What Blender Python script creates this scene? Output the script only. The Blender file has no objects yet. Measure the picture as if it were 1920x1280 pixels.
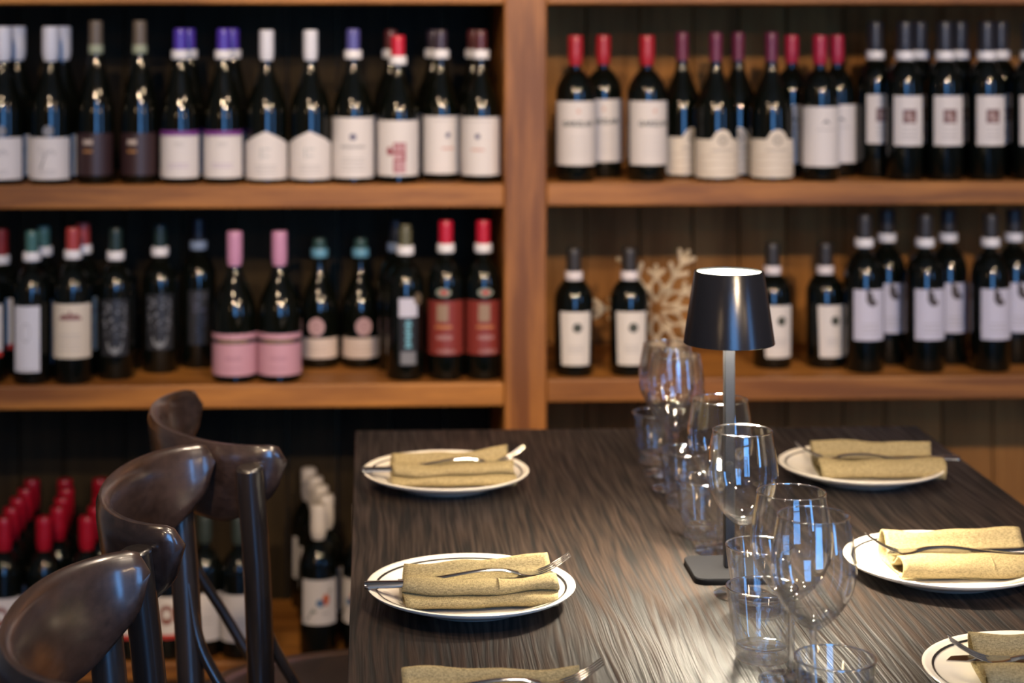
import bpy, bmesh, math, random
from math import sin, cos, pi, radians, sqrt, exp
from mathutils import Vector, noise

random.seed(7)
scene = bpy.context.scene
COL = scene.collection

# ------------------------------------------------------------------ camera
CAM_H = 1.43
YAW = radians(2.2)
FPX = 3500.0            # focal length in pixels of the 1920 wide frame
PX, PY = 826.0, 45.0    # principal point (shifted lens: level camera)
cam_d = bpy.data.cameras.new('camera')
cam = bpy.data.objects.new('camera', cam_d)
COL.objects.link(cam)
cam.location = (0, 0, CAM_H)
cam.rotation_euler = (pi / 2, 0, -YAW)
cam_d.sensor_width = 36.0
cam_d.lens = FPX * 36.0 / 1920.0
cam_d.shift_x = (960 - PX) / 1920.0
cam_d.shift_y = -(640 - PY) / 1920.0
cam_d.dof.use_dof = True
cam_d.dof.focus_distance = 2.06
cam_d.dof.aperture_fstop = 4.0
cam_d.clip_start = 0.05
scene.camera = cam

scene.view_settings.view_transform = 'Standard'
scene.view_settings.look = 'None'
scene.view_settings.gamma = 1.0
scene.view_settings.exposure = 0.0
try:
    scene.view_settings.use_curve_mapping = False
except Exception:
    pass
cy = scene.cycles
cy.use_denoising = True
cy.max_bounces = 16
cy.transmission_bounces = 16
cy.transparent_max_bounces = 40
cy.glossy_bounces = 6
cy.diffuse_bounces = 4
cy.sample_clamp_indirect = 6.0

# ------------------------------------------------------------------ world: blue evening sky outside the windows
w = bpy.data.worlds.new('sky')
scene.world = w
w.use_nodes = True
bg = w.node_tree.nodes['Background']
bg.inputs[0].default_value = (0.15, 0.44, 1.0, 1)
bg.inputs[1].default_value = 11.0


def light(name, kind, loc, target, power, color, size=0.05, angle=60, blend=0.5):
    d = bpy.data.lights.new(name, kind)
    d.energy = power
    d.color = color
    d.shadow_soft_size = size
    if kind == 'SPOT':
        d.spot_size = radians(angle)
        d.spot_blend = blend
    o = bpy.data.objects.new(name, d)
    COL.objects.link(o)
    o.location = loc
    v = Vector(target) - Vector(loc)
    o.rotation_euler = v.to_track_quat('-Z', 'Y').to_euler()
    return o


WARM = (1.0, 0.74, 0.48)
SOFTW = (1.0, 0.80, 0.60)
ROOM = dict(x0=-3.2, x1=3.8, y0=-2.3, z1=4.0)
# ceiling spots: two rows behind the camera aimed at the shelves, one row over the table
SPOTS = [
    # loc, target, power, colour, size, angle
    ((1.15, -0.35, 2.62), (1.05, 3.8, 0.95), 430, WARM, 0.055, 44),
    ((-0.45, 0.25, 2.62), (-0.35, 3.8, 0.95), 240, WARM, 0.055, 42),
    ((1.75, 1.2, 2.62), (0.95, 3.8, 0.90), 75, WARM, 0.055, 60),
    ((-0.55, 1.55, 2.62), (-0.40, 3.8, 0.90), 50, WARM, 0.055, 60),
    ((0.42, 2.75, 2.62), (0.42, 2.35, 0.75), 62, SOFTW, 0.05, 62),
    ((0.40, 1.75, 2.62), (0.42, 1.95, 0.75), 50, SOFTW, 0.05, 62),
    ((-0.9, 2.2, 2.62), (-0.25, 2.3, 0.8), 50, WARM, 0.05, 50),
    ((0.75, 1.0, 2.62), (-0.28, 2.15, 0.82), 95, SOFTW, 0.05, 32),
]
SPOT_LABELS = ['ceiling spotlight behind the camera aimed at the right shelf bay',
               'ceiling spotlight behind the camera aimed at the left shelf bay',
               'ceiling spotlight in mid room aimed at the right shelf bay',
               'ceiling spotlight in mid room aimed at the left shelf bay',
               'ceiling spotlight above the far half of the dark table',
               'ceiling spotlight above the near half of the dark table',
               'ceiling spotlight above the row of dark chairs',
               'ceiling spotlight right of the camera aimed at the chair backs']
for L in SPOTS:
    light('spot_light', 'SPOT', L[0], L[1], L[2], L[3], L[4], L[5], 0.6)


# ------------------------------------------------------------------ helpers: placing
SH = 3.76               # y of the shelf front plane
TS, TC = sin(YAW), cos(YAW)


def x_at(px, Y):
    t = (px - PX) / FPX
    return Y * (TS + t * TC) / (TC - t * TS)


def on_plane(px, py, Z):
    d = FPX * (CAM_H - Z) / (py - PY)
    u = (px - PX) * d / FPX
    return (u * TC + d * TS, -u * TS + d * TC)


# ------------------------------------------------------------------ helpers: materials
MATS = {}


def newmat(name):
    m = bpy.data.materials.new(name)
    m.use_nodes = True
    nt = m.node_tree
    b = nt.nodes['Principled BSDF']
    return m, nt, b


def mat(name, color, rough=0.5, metal=0.0, spec=0.5, bump=None, var=0.0, coat=0.0):
    if name in MATS:
        return MATS[name]
    m, nt, b = newmat(name)
    b.inputs['Base Color'].default_value = (*color, 1)
    b.inputs['Roughness'].default_value = rough
    b.inputs['Metallic'].default_value = metal
    b.inputs['Specular IOR Level'].default_value = spec
    b.inputs['Coat Weight'].default_value = coat
    tc = nt.nodes.new('ShaderNodeTexCoord')
    if var > 0:
        n = nt.nodes.new('ShaderNodeTexNoise')
        n.inputs['Scale'].default_value = 45
        n.inputs['Detail'].default_value = 4
        r = nt.nodes.new('ShaderNodeValToRGB')
        r.color_ramp.elements[0].position = 0.3
        r.color_ramp.elements[1].position = 0.7
        r.color_ramp.elements[0].color = (*[c * (1 - var) for c in color], 1)
        r.color_ramp.elements[1].color = (*[min(1, c * (1 + var * .6)) for c in color], 1)
        nt.links.new(tc.outputs['Object'], n.inputs['Vector'])
        nt.links.new(n.outputs['Fac'], r.inputs['Fac'])
        nt.links.new(r.outputs['Color'], b.inputs['Base Color'])
    if bump:
        sc, st = bump
        n2 = nt.nodes.new('ShaderNodeTexNoise')
        n2.inputs['Scale'].default_value = sc
        n2.inputs['Detail'].default_value = 3
        bp = nt.nodes.new('ShaderNodeBump')
        bp.inputs['Strength'].default_value = st
        bp.inputs['Distance'].default_value = 0.002
        nt.links.new(tc.outputs['Object'], n2.inputs['Vector'])
        nt.links.new(n2.outputs['Fac'], bp.inputs['Height'])
        nt.links.new(bp.outputs['Normal'], b.inputs['Normal'])
    MATS[name] = m
    return m


def wood(name, dark, lightc, axis, rough=0.5, fine=90, bump=0.25, scale=6.0, spec=0.4, rr=0.15):
    """long-grained wood, grain running along the given object axis"""
    if name in MATS:
        return MATS[name]
    m, nt, b = newmat(name)
    L = nt.links.new
    tc = nt.nodes.new('ShaderNodeTexCoord')
    oi = nt.nodes.new('ShaderNodeObjectInfo')
    add = nt.nodes.new('ShaderNodeVectorMath')
    add.operation = 'ADD'
    mul = nt.nodes.new('ShaderNodeVectorMath')
    mul.operation = 'SCALE'
    mul.inputs['Scale'].default_value = 7.0
    cmb = nt.nodes.new('ShaderNodeCombineXYZ')
    for k in range(3):
        L(oi.outputs['Random'], cmb.inputs[k])
    L(cmb.outputs[0], mul.inputs[0])
    L(tc.outputs['Object'], add.inputs[0])
    L(mul.outputs[0], add.inputs[1])
    mp = nt.nodes.new('ShaderNodeMapping')
    s = [1.0, 1.0, 1.0]
    s['XYZ'.index(axis)] = 0.07
    mp.inputs['Scale'].default_value = s
    L(add.outputs[0], mp.inputs['Vector'])
    n1 = nt.nodes.new('ShaderNodeTexNoise')
    n1.inputs['Scale'].default_value = scale
    n1.inputs['Detail'].default_value = 5
    n1.inputs['Distortion'].default_value = 0.8
    L(mp.outputs[0], n1.inputs['Vector'])
    n2 = nt.nodes.new('ShaderNodeTexNoise')
    n2.inputs['Scale'].default_value = fine
    n2.inputs['Detail'].default_value = 4
    n2.inputs['Roughness'].default_value = 0.65
    L(mp.outputs[0], n2.inputs['Vector'])
    mx = nt.nodes.new('ShaderNodeMath')
    mx.operation = 'MULTIPLY_ADD'
    mx.inputs[1].default_value = 0.45
    L(n2.outputs['Fac'], mx.inputs[0])
    sc_ = nt.nodes.new('ShaderNodeMath')
    sc_.operation = 'MULTIPLY'
    sc_.inputs[1].default_value = 0.6
    L(n1.outputs['Fac'], sc_.inputs[0])
    L(sc_.outputs[0], mx.inputs[2])
    r = nt.nodes.new('ShaderNodeValToRGB')
    r.color_ramp.elements[0].position = 0.40
    r.color_ramp.elements[1].position = 0.63
    r.color_ramp.elements[0].color = (*dark, 1)
    r.color_ramp.elements[1].color = (*lightc, 1)
    L(mx.outputs[0], r.inputs['Fac'])
    L(r.outputs['Color'], b.inputs['Base Color'])
    ra = nt.nodes.new('ShaderNodeMath')
    ra.operation = 'MULTIPLY_ADD'
    ra.inputs[1].default_value = -rr
    ra.inputs[2].default_value = rough + rr * .5
    L(n2.outputs['Fac'], ra.inputs[0])
    L(ra.outputs[0], b.inputs['Roughness'])
    b.inputs['Specular IOR Level'].default_value = spec
    bp = nt.nodes.new('ShaderNodeBump')
    bp.inputs['Strength'].default_value = bump
    bp.inputs['Distance'].default_value = 0.002
    L(n2.outputs['Fac'], bp.inputs['Height'])
    L(bp.outputs['Normal'], b.inputs['Normal'])
    MATS[name] = m
    return m


def table_wood():
    """dark wire-brushed oak: raised wavy grain lines along Y"""
    m, nt, b = newmat('brushed_dark_oak')
    L = nt.links.new
    tc = nt.nodes.new('ShaderNodeTexCoord')
    oi = nt.nodes.new('ShaderNodeObjectInfo')
    cmb = nt.nodes.new('ShaderNodeCombineXYZ')
    for k in range(3):
        L(oi.outputs['Random'], cmb.inputs[k])
    sc0 = nt.nodes.new('ShaderNodeVectorMath')
    sc0.operation = 'SCALE'
    sc0.inputs['Scale'].default_value = 9.0
    L(cmb.outputs[0], sc0.inputs[0])
    add = nt.nodes.new('ShaderNodeVectorMath')
    add.operation = 'ADD'
    L(tc.outputs['Object'], add.inputs[0])
    L(sc0.outputs[0], add.inputs[1])
    # warp field
    mp0 = nt.nodes.new('ShaderNodeMapping')
    mp0.inputs['Scale'].default_value = (7, 1.3, 1)
    L(add.outputs[0], mp0.inputs['Vector'])
    nw = nt.nodes.new('ShaderNodeTexNoise')
    nw.inputs['Scale'].default_value = 1.0
    nw.inputs['Detail'].default_value = 2.5
    L(mp0.outputs[0], nw.inputs['Vector'])
    sep = nt.nodes.new('ShaderNodeSeparateXYZ')
    L(add.outputs[0], sep.inputs[0])
    wx = nt.nodes.new('ShaderNodeMath')
    wx.operation = 'MULTIPLY_ADD'
    wx.inputs[1].default_value = 0.055
    L(nw.outputs['Fac'], wx.inputs[0])
    L(sep.outputs['X'], wx.inputs[2])
    cb = nt.nodes.new('ShaderNodeCombineXYZ')
    L(wx.outputs[0], cb.inputs[0])
    L(sep.outputs['Y'], cb.inputs[1])
    mp = nt.nodes.new('ShaderNodeMapping')
    mp.inputs['Scale'].default_value = (1.0, 0.03, 1.0)
    L(cb.outputs[0], mp.inputs['Vector'])
    g = nt.nodes.new('ShaderNodeTexNoise')
    g.inputs['Scale'].default_value = 170
    g.inputs['Detail'].default_value = 2
    g.inputs['Roughness'].default_value = 0.5
    L(mp.outputs[0], g.inputs['Vector'])
    r = nt.nodes.new('ShaderNodeValToRGB')
    r.color_ramp.elements[0].position = 0.40
    r.color_ramp.elements[1].position = 0.60
    r.color_ramp.elements[0].color = (0.0035, 0.0025, 0.0020, 1)
    r.color_ramp.elements[1].color = (0.024, 0.0160, 0.0120, 1)
    L(g.outputs['Fac'], r.inputs['Fac'])
    L(r.outputs['Color'], b.inputs['Base Color'])
    ra = nt.nodes.new('ShaderNodeMapRange')
    ra.inputs['From Min'].default_value = 0.3
    ra.inputs['From Max'].default_value = 0.7
    ra.inputs['To Min'].default_value = 0.62
    ra.inputs['To Max'].default_value = 0.32
    L(g.outputs['Fac'], ra.inputs['Value'])
    L(ra.outputs['Result'], b.inputs['Roughness'])
    b.inputs['Specular IOR Level'].default_value = 0.34
    bp = nt.nodes.new('ShaderNodeBump')
    bp.inputs['Strength'].default_value = 0.9
    bp.inputs['Distance'].default_value = 0.0025
    L(g.outputs['Fac'], bp.inputs['Height'])
    L(bp.outputs['Normal'], b.inputs['Normal'])
    MATS['table'] = m
    return m


def thin_glass_mat(base=0.055, name='thin_clear_glass'):
    """thin-walled clear glass: straight through plus a Schlick surface reflection"""
    m = bpy.data.materials.new(name)
    m.use_nodes = True
    nt = m.node_tree
    nt.nodes.clear()
    out = nt.nodes.new('ShaderNodeOutputMaterial')
    gl = nt.nodes.new('ShaderNodeBsdfGlossy')
    gl.inputs['Roughness'].default_value = 0.02
    gl.inputs['Color'].default_value = (1, 1, 1, 1)
    tr = nt.nodes.new('ShaderNodeBsdfTransparent')
    tr.inputs['Color'].default_value = (0.985, 0.99, 0.99, 1)
    lw = nt.nodes.new('ShaderNodeLayerWeight')
    lw.inputs['Blend'].default_value = 0.5
    pw = nt.nodes.new('ShaderNodeMath')
    pw.operation = 'POWER'
    pw.inputs[1].default_value = 2.6
    ma = nt.nodes.new('ShaderNodeMath')
    ma.operation = 'MULTIPLY_ADD'
    ma.inputs[1].default_value = 0.93
    ma.inputs[2].default_value = base
    mx = nt.nodes.new('ShaderNodeMixShader')
    L = nt.links.new
    L(lw.outputs['Facing'], pw.inputs[0])
    L(pw.outputs[0], ma.inputs[0])
    L(ma.outputs[0], mx.inputs[0])
    L(tr.outputs[0], mx.inputs[1])
    L(gl.outputs[0], mx.inputs[2])
    L(mx.outputs[0], out.inputs[0])
    return m


def glass_mat():
    """solid clear glass for stems and thick bases"""
    m = bpy.data.materials.new('clear_glass')
    m.use_nodes = True
    nt = m.node_tree
    nt.nodes.clear()
    out = nt.nodes.new('ShaderNodeOutputMaterial')
    gl = nt.nodes.new('ShaderNodeBsdfGlass')
    gl.inputs['IOR'].default_value = 1.5
    gl.inputs['Roughness'].default_value = 0.0
    gl.inputs['Color'].default_value = (0.98, 0.99, 1, 1)
    tr = nt.nodes.new('ShaderNodeBsdfTransparent')
    mx = nt.nodes.new('ShaderNodeMixShader')
    mx.inputs[0].default_value = 0.45
    nt.links.new(tr.outputs[0], mx.inputs[1])
    nt.links.new(gl.outputs[0], mx.inputs[2])
    nt.links.new(mx.outputs[0], out.inputs[0])
    MATS['glass'] = m
    return m


def emit(name, color, strength):
    m = bpy.data.materials.new(name)
    m.use_nodes = True
    nt = m.node_tree
    nt.nodes.clear()
    out = nt.nodes.new('ShaderNodeOutputMaterial')
    e = nt.nodes.new('ShaderNodeEmission')
    e.inputs[0].default_value = (*color, 1)
    e.inputs[1].default_value = strength
    nt.links.new(e.outputs[0], out.inputs[0])
    MATS[name] = m
    return m


def linen(name, c):
    m, nt, b = newmat(name)
    L = nt.links.new
    tc = nt.nodes.new('ShaderNodeTexCoord')
    hs = []
    for sx in ((260, 1500, 900), (1500, 260, 900)):
        mp = nt.nodes.new('ShaderNodeMapping')
        mp.inputs['Scale'].default_value = sx
        L(tc.outputs['Object'], mp.inputs['Vector'])
        n = nt.nodes.new('ShaderNodeTexNoise')
        n.inputs['Scale'].default_value = 1.0
        n.inputs['Detail'].default_value = 1.0
        L(mp.outputs[0], n.inputs['Vector'])
        hs.append(n)
    ad = nt.nodes.new('ShaderNodeMath')
    L(hs[0].outputs['Fac'], ad.inputs[0])
    L(hs[1].outputs['Fac'], ad.inputs[1])
    r = nt.nodes.new('ShaderNodeValToRGB')
    r.color_ramp.elements[0].position = 0.75
    r.color_ramp.elements[1].position = 1.2
    r.color_ramp.elements[0].color = (*[k * .60 for k in c], 1)
    r.color_ramp.elements[1].color = (*[k * 1.3 for k in c], 1)
    hf = nt.nodes.new('ShaderNodeMath')
    hf.operation = 'MULTIPLY'
    hf.inputs[1].default_value = 0.5
    L(ad.outputs[0], hf.inputs[0])
    r.color_ramp.elements[0].position = 0.38
    r.color_ramp.elements[1].position = 0.62
    L(hf.outputs[0], r.inputs['Fac'])
    L(r.outputs['Color'], b.inputs['Base Color'])
    b.inputs['Roughness'].default_value = 0.9
    b.inputs['Specular IOR Level'].default_value = 0.15
    bp = nt.nodes.new('ShaderNodeBump')
    bp.inputs['Strength'].default_value = 0.5
    bp.inputs['Distance'].default_value = 0.0008
    L(hf.outputs[0], bp.inputs['Height'])
    L(bp.outputs['Normal'], b.inputs['Normal'])
    MATS[name] = m
    return m


# ------------------------------------------------------------------ helpers: meshes
def mesh_obj(name, verts, faces, m, parent=None, smooth=False, angle=None):
    me = bpy.data.meshes.new(name)
    me.from_pydata(verts, [], faces)
    me.materials.append(m)
    fin(me, smooth, angle)
    return link(name, me, parent)


def fin(me, smooth, angle=None):
    bm = bmesh.new()
    bm.from_mesh(me)
    bmesh.ops.recalc_face_normals(bm, faces=bm.faces)
    if smooth:
        a = radians(angle if angle else 40)
        for f in bm.faces:
            f.smooth = True
        for e in bm.edges:
            if len(e.link_faces) == 2 and e.calc_face_angle(0) > a:
                e.smooth = False
    bm.to_mesh(me)
    bm.free()


def link(name, me, parent=None):
    o = bpy.data.objects.new(name, me)
    COL.objects.link(o)
    if parent is not None:
        o.parent = parent
    return o


def tag(o, label=None, cat=None, group=None, kind=None):
    if label:
        o['label'] = label
    if cat:
        o['category'] = cat
    if group:
        o['group'] = group
    if kind:
        o['kind'] = kind
    return o


def thing(name, label, cat, loc=(0, 0, 0), rz=0.0, group=None):
    o = bpy.data.objects.new(name, None)
    o.empty_display_size = 0.05
    COL.objects.link(o)
    o.location = loc
    o.rotation_euler = (0, 0, rz)
    return tag(o, label, cat, group)


def box(x0, x1, y0, y1, z0, z1):
    v = [(x, y, z) for z in (z0, z1) for y in (y0, y1) for x in (x0, x1)]
    f = [(0, 2, 3, 1), (4, 5, 7, 6), (0, 1, 5, 4), (2, 6, 7, 3), (0, 4, 6, 2), (1, 3, 7, 5)]
    return v, f


def bevel_box(x0, x1, y0, y1, z0, z1, bev=0.003, seg=2):
    v, f = box(x0, x1, y0, y1, z0, z1)
    bm = bmesh.new()
    vs = [bm.verts.new(p) for p in v]
    for q in f:
        bm.faces.new([vs[i] for i in q])
    bmesh.ops.bevel(bm, geom=list(bm.edges), offset=bev, segments=seg, affect='EDGES', profile=0.5)
    bm.verts.index_update()
    v = [tuple(p.co) for p in bm.verts]
    f = [tuple(p.index for p in q.verts) for q in bm.faces]
    bm.free()
    return v, f


def lathe(profile, seg=32):
    """profile: list of (r, z); r = 0 makes a pole"""
    v, f, rings = [], [], []
    for r, z in profile:
        if r < 1e-6:
            rings.append([len(v)])
            v.append((0, 0, z))
        else:
            rings.append(list(range(len(v), len(v) + seg)))
            v += [(r * cos(2 * pi * k / seg), r * sin(2 * pi * k / seg), z) for k in range(seg)]
    for a, b in zip(rings, rings[1:]):
        for k in range(seg):
            k2 = (k + 1) % seg
            if len(a) == 1 and len(b) == 1:
                continue
            if len(a) == 1:
                f.append((a[0], b[k], b[k2]))
            elif len(b) == 1:
                f.append((a[k], b[0], a[k2]))
            else:
                f.append((a[k], b[k], b[k2], a[k2]))
    return v, f


def smooth_path(pts, n=6):
    """Catmull-Rom through the points"""
    P = [Vector(p) for p in pts]
    P = [P[0] * 2 - P[1]] + P + [P[-1] * 2 - P[-2]]
    out = []
    for i in range(1, len(P) - 2):
        for k in range(n):
            t = k / n
            a, b, c, d = P[i - 1], P[i], P[i + 1], P[i + 2]
            out.append(0.5 * ((2 * b) + (c - a) * t + (2 * a - 5 * b + 4 * c - d) * t * t + (3 * b - a - 3 * c + d) * t ** 3))
    out.append(P[-2])
    return out


def loft(path, radii, seg=10, up=(0, 0, 1)):
    """tube along path; radii = list of (rw, rh): half width sideways and half height"""
    v, f = [], []
    n = len(path)
    up = Vector(up)
    for i, p in enumerate(path):
        t = (path[min(i + 1, n - 1)] - path[max(i - 1, 0)]).normalized()
        s = t.cross(up)
        if s.length < 1e-5:
            s = Vector((1, 0, 0))
        s.normalize()
        q = s.cross(t)
        rw, rh = radii[i]
        for k in range(seg):
            a = 2 * pi * k / seg
            v.append(tuple(p + s * (rw * cos(a)) + q * (rh * sin(a))))
    for i in range(n - 1):
        for k in range(seg):
            k2 = (k + 1) % seg
            f.append((i * seg + k, i * seg + k2, (i + 1) * seg + k2, (i + 1) * seg + k))
    f.append(tuple(range(seg)))
    f.append(tuple((n - 1) * seg + k for k in reversed(range(seg))))
    return v, f


def merge(*parts):
    v, f = [], []
    for pv, pf in parts:
        o = len(v)
        v += list(pv)
        f += [tuple(i + o for i in q) for q in pf]
    return v, f


# ------------------------------------------------------------------ materials
M_SHELF_X = wood('shelf_oak', (0.16, 0.053, 0.008), (0.46, 0.187, 0.034), 'X', rough=0.5, fine=40, bump=0.15, scale=9)
M_SHELF_Z = wood('post_oak', (0.15, 0.048, 0.007), (0.46, 0.182, 0.033), 'Z', rough=0.5, fine=40, bump=0.15, scale=9)
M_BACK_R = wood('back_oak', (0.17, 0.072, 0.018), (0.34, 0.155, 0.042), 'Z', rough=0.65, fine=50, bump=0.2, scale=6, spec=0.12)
M_BACK_L_SHADED = wood('back_oak_shaded', (0.013, 0.0082, 0.0033), (0.033, 0.021, 0.008), 'Z', rough=0.65, fine=50, bump=0.2, scale=6, spec=0.12)  # left boards darkened: the bay's shade is put into the wood colour
M_TABLE = table_wood()
M_GLASS = glass_mat()
M_THIN = thin_glass_mat()
M_RIM = thin_glass_mat(0.40, 'polished_glass_rim')
M_CHAIR = wood('chair_walnut', (0.017, 0.009, 0.0065), (0.050, 0.029, 0.022), 'Y', rough=0.33, fine=120, bump=0.06, scale=14, spec=0.6, rr=0.08)
M_CHAIR_Z = wood('chair_black', (0.008, 0.006, 0.005), (0.022, 0.015, 0.012), 'Z', rough=0.34, fine=120, bump=0.05, scale=14, spec=0.55, rr=0.08)
M_PLATE = mat('cream_porcelain', (0.80, 0.74, 0.62), rough=0.18, spec=0.5, coat=0.3)
M_LINE = mat('plate_line', (0.015, 0.014, 0.014), rough=0.3)
M_NAPKIN = linen('khaki_linen', (0.285, 0.222, 0.108))
M_STEEL = mat('cutlery_steel', (0.62, 0.62, 0.63), rough=0.13, metal=1.0)
M_BLACK = mat('lamp_black', (0.010, 0.010, 0.012), rough=0.22, spec=0.5, bump=(900, .05))
M_LAMPPOLE = mat('lamp_pole', (0.010, 0.010, 0.011), rough=0.38)
M_LAMPIN = mat('lamp_inside', (0.85, 0.82, 0.75), rough=0.6)
M_BOTTLE = mat('bottle_glass', (0.0025, 0.0035, 0.0025), rough=0.05, spec=0.5)
M_BOTTLEG = mat('bottle_glass_green', (0.0025, 0.0032, 0.0018), rough=0.05, spec=0.5)

for m_ in (M_CHAIR, M_CHAIR_Z):
    b_ = m_.node_tree.nodes['Principled BSDF']
    b_.inputs['Coat Weight'].default_value = 1.0
    b_.inputs['Coat Roughness'].default_value = 0.17

# ------------------------------------------------------------------ room
R = ROOM
DEPTH = 0.43
YB = SH + DEPTH + 0.03     # room back wall
M_PLASTER = mat('dark_plaster', (0.42, 0.31, 0.21), rough=0.9, bump=(60, .1), var=.1)
M_CEIL = mat('ceiling_paint', (0.50, 0.41, 0.31), rough=0.95, bump=(60, .05))
M_FLOORW = wood('floor_boards', (0.05, 0.026, 0.014), (0.12, 0.062, 0.033), 'Y', rough=0.45, fine=50, bump=.1)


def struct(name, vf, m, smooth=False):
    o = mesh_obj(name, vf[0], vf[1], m, None, smooth)
    tag(o, kind='structure')
    return o


fl = struct('floor', box(R['x0'] - .1, R['x1'] + .1, R['y0'] - .1, YB + .1, -.08, -0.012), M_FLOORW)
# floor boards near the table, the ones the lens can catch
bw = 0.16
k = 0
x = -1.6
fbm = None
while x < 2.0:
    vf = bevel_box(x + .001, x + bw - .001, 0.2, SH - .02, -0.012, 0.0, 0.0015, 1)
    o = mesh_obj('floor_board', vf[0], vf[1], M_FLOORW, fl)
    x += bw
struct('ceiling', box(R['x0'] - .1, R['x1'] + .1, R['y0'] - .1, YB + .1, R['z1'], R['z1'] + .1), M_CEIL)
struct('wall_left', box(R['x0'] - .1, R['x0'], R['y0'], YB, 0, R['z1']), M_PLASTER)
WINR = [(-1.15, -0.35)]
wr = []
ys = [R['y0']] + [q for p in WINR for q in p] + [YB]
for a, b_ in zip(ys[0::2], ys[1::2]):
    wr.append(box(R['x1'], R['x1'] + .1, a, b_, 0, R['z1']))
for a, b_ in WINR:
    wr.append(box(R['x1'], R['x1'] + .1, a, b_, 0, 0.8))
    wr.append(box(R['x1'], R['x1'] + .1, a, b_, 2.9, R['z1']))
struct('wall_right', merge(*wr), M_PLASTER)
struct('wall_back', box(R['x0'], R['x1'], YB, YB + .1, 0, R['z1']), M_PLASTER)
# wall behind the camera with a tall window
WINS = [(-0.1, 1.4)]
WZ0, WZ1 = 0.55, 3.3
fw = []
xs = [R['x0']] + [q for p in WINS for q in p] + [R['x1']]
y0, y1 = R['y0'] - .12, R['y0']
for a, b_ in zip(xs[0::2], xs[1::2]):
    fw.append(box(a, b_, y0, y1, 0, R['z1']))
for a, b_ in WINS:
    fw.append(box(a, b_, y0, y1, 0, WZ0))
    fw.append(box(a, b_, y0, y1, WZ1, R['z1']))
struct('wall_front', merge(*fw), M_PLASTER)
M_FRAME = mat('window_frame_paint', (0.02, 0.02, 0.022), rough=0.4)
for i, (a, b_) in enumerate(WINS):
    fr = merge(box(a, a + .04, y0, y1, WZ0, WZ1), box(b_ - .04, b_, y0, y1, WZ0, WZ1),
               box(a + .04, b_ - .04, y0, y1, WZ0, WZ0 + .04), box(a + .04, b_ - .04, y0, y1, WZ1 - .04, WZ1),
               box(a + .04, b_ - .04, y0 + .03, y1 - .03, 1.62, 1.66))
    struct('window_%d' % (i + 1), fr, M_FRAME)
    pd = bpy.data.lights.new('window_portal', 'AREA')
    pd.shape = 'RECTANGLE'
    pd.size = b_ - a
    pd.size_y = WZ1 - WZ0
    pd.cycles.is_portal = True
    po = bpy.data.objects.new('window_portal', pd)
    COL.objects.link(po)
    po.location = ((a + b_) / 2, y0 - .02, (WZ0 + WZ1) / 2)
    po.rotation_euler = (-pi / 2, 0, 0)
    po.rotation_euler = Vector((0, 1, 0)).to_track_quat('-Z', 'Y').to_euler()

for i, (a, b_) in enumerate(WINR):
    X0, X1 = R['x1'], R['x1'] + .1
    WZ0, WZ1 = 0.8, 2.9
    fr = merge(box(X0, X1, a, a + .04, WZ0, WZ1), box(X0, X1, b_ - .04, b_, WZ0, WZ1),
               box(X0, X1, a + .04, b_ - .04, WZ0, WZ0 + .04), box(X0, X1, a + .04, b_ - .04, WZ1 - .04, WZ1),
               box(X0 + .03, X1 - .03, a + .04, b_ - .04, 2.22, 2.26))
    struct('window_%d' % (i + 2), fr, M_FRAME)
    pd = bpy.data.lights.new('window_portal', 'AREA')
    pd.shape = 'RECTANGLE'
    pd.size = WZ1 - WZ0
    pd.size_y = b_ - a
    pd.cycles.is_portal = True
    po = bpy.data.objects.new('window_portal', pd)
    COL.objects.link(po)
    po.location = (X1 + .02, (a + b_) / 2, (WZ0 + WZ1) / 2)
    po.rotation_euler = (0, pi / 2, 0)

# unseen warm globes, added behind the camera as ambient fill light
M_CORD = mat('fill_globe_cord', (0.02, 0.02, 0.02), rough=.6)
M_FILL_GLOBE = emit('fill_globe_glow', (1.0, .66, .36), 60.0)
for (px_, py_, pz_), lab in (((-1.7, -0.9, 2.15), 'added warm fill globe behind the camera, left one'), ((2.4, -0.6, 2.15), 'added warm fill globe behind the camera, right one')):
    t = thing('added_fill_globe', lab, 'added fill lamp', (px_, py_, R['z1']))
    v, f = lathe([(.10 * sin(pi * k / 12) if 0 < k < 12 else 0, pz_ - R['z1'] - .10 * cos(pi * k / 12)) for k in range(13)], 24)
    mesh_obj('globe', v, f, M_FILL_GLOBE, t, True)
    v, f = loft([Vector((0, 0, pz_ - R['z1'] + .095)), Vector((0, 0, 0))], [(.004, .004)] * 2, 8, (1, 0, 0))
    mesh_obj('cord', v, f, M_CORD, t, True)

# ceiling spot fixtures
M_SPOTB = mat('spot_housing', (0.02, 0.02, 0.02), rough=0.4)
for L, lab in zip(SPOTS, SPOT_LABELS):
    t = thing('ceiling_spotlight', lab, 'spotlight', (L[0][0], L[0][1], R['z1']))
    v, f = lathe([(0, 0), (.05, 0), (.05, -.012), (0, -.012)], 20)
    mesh_obj('mount', v, f, M_SPOTB, t, True)
    d = (Vector(L[1]) - Vector(L[0])).normalized()
    # open cylinder around the lamp, aimed at its target
    v, f = lathe([(.072, -.01), (.072, .095), (0, .105), (0, .094), (.066, .088), (.066, -.01), (.072, -.01)], 20)
    o = mesh_obj('housing', v, f, M_SPOTB, t, True)
    o.location = (0, 0, L[0][2] - R['z1'])
    o.location = tuple(Vector(o.location) - d * 0.02)
    o.rotation_euler = d.to_track_quat('-Z', 'Y').to_euler()
    v, f = loft([Vector((0, 0, -.01)), Vector((0, 0, L[0][2] - R['z1'] + .05))], [(.008, .008)] * 2, 8)
    mesh_obj('stem', v, f, M_SPOTB, t, True)

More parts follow.
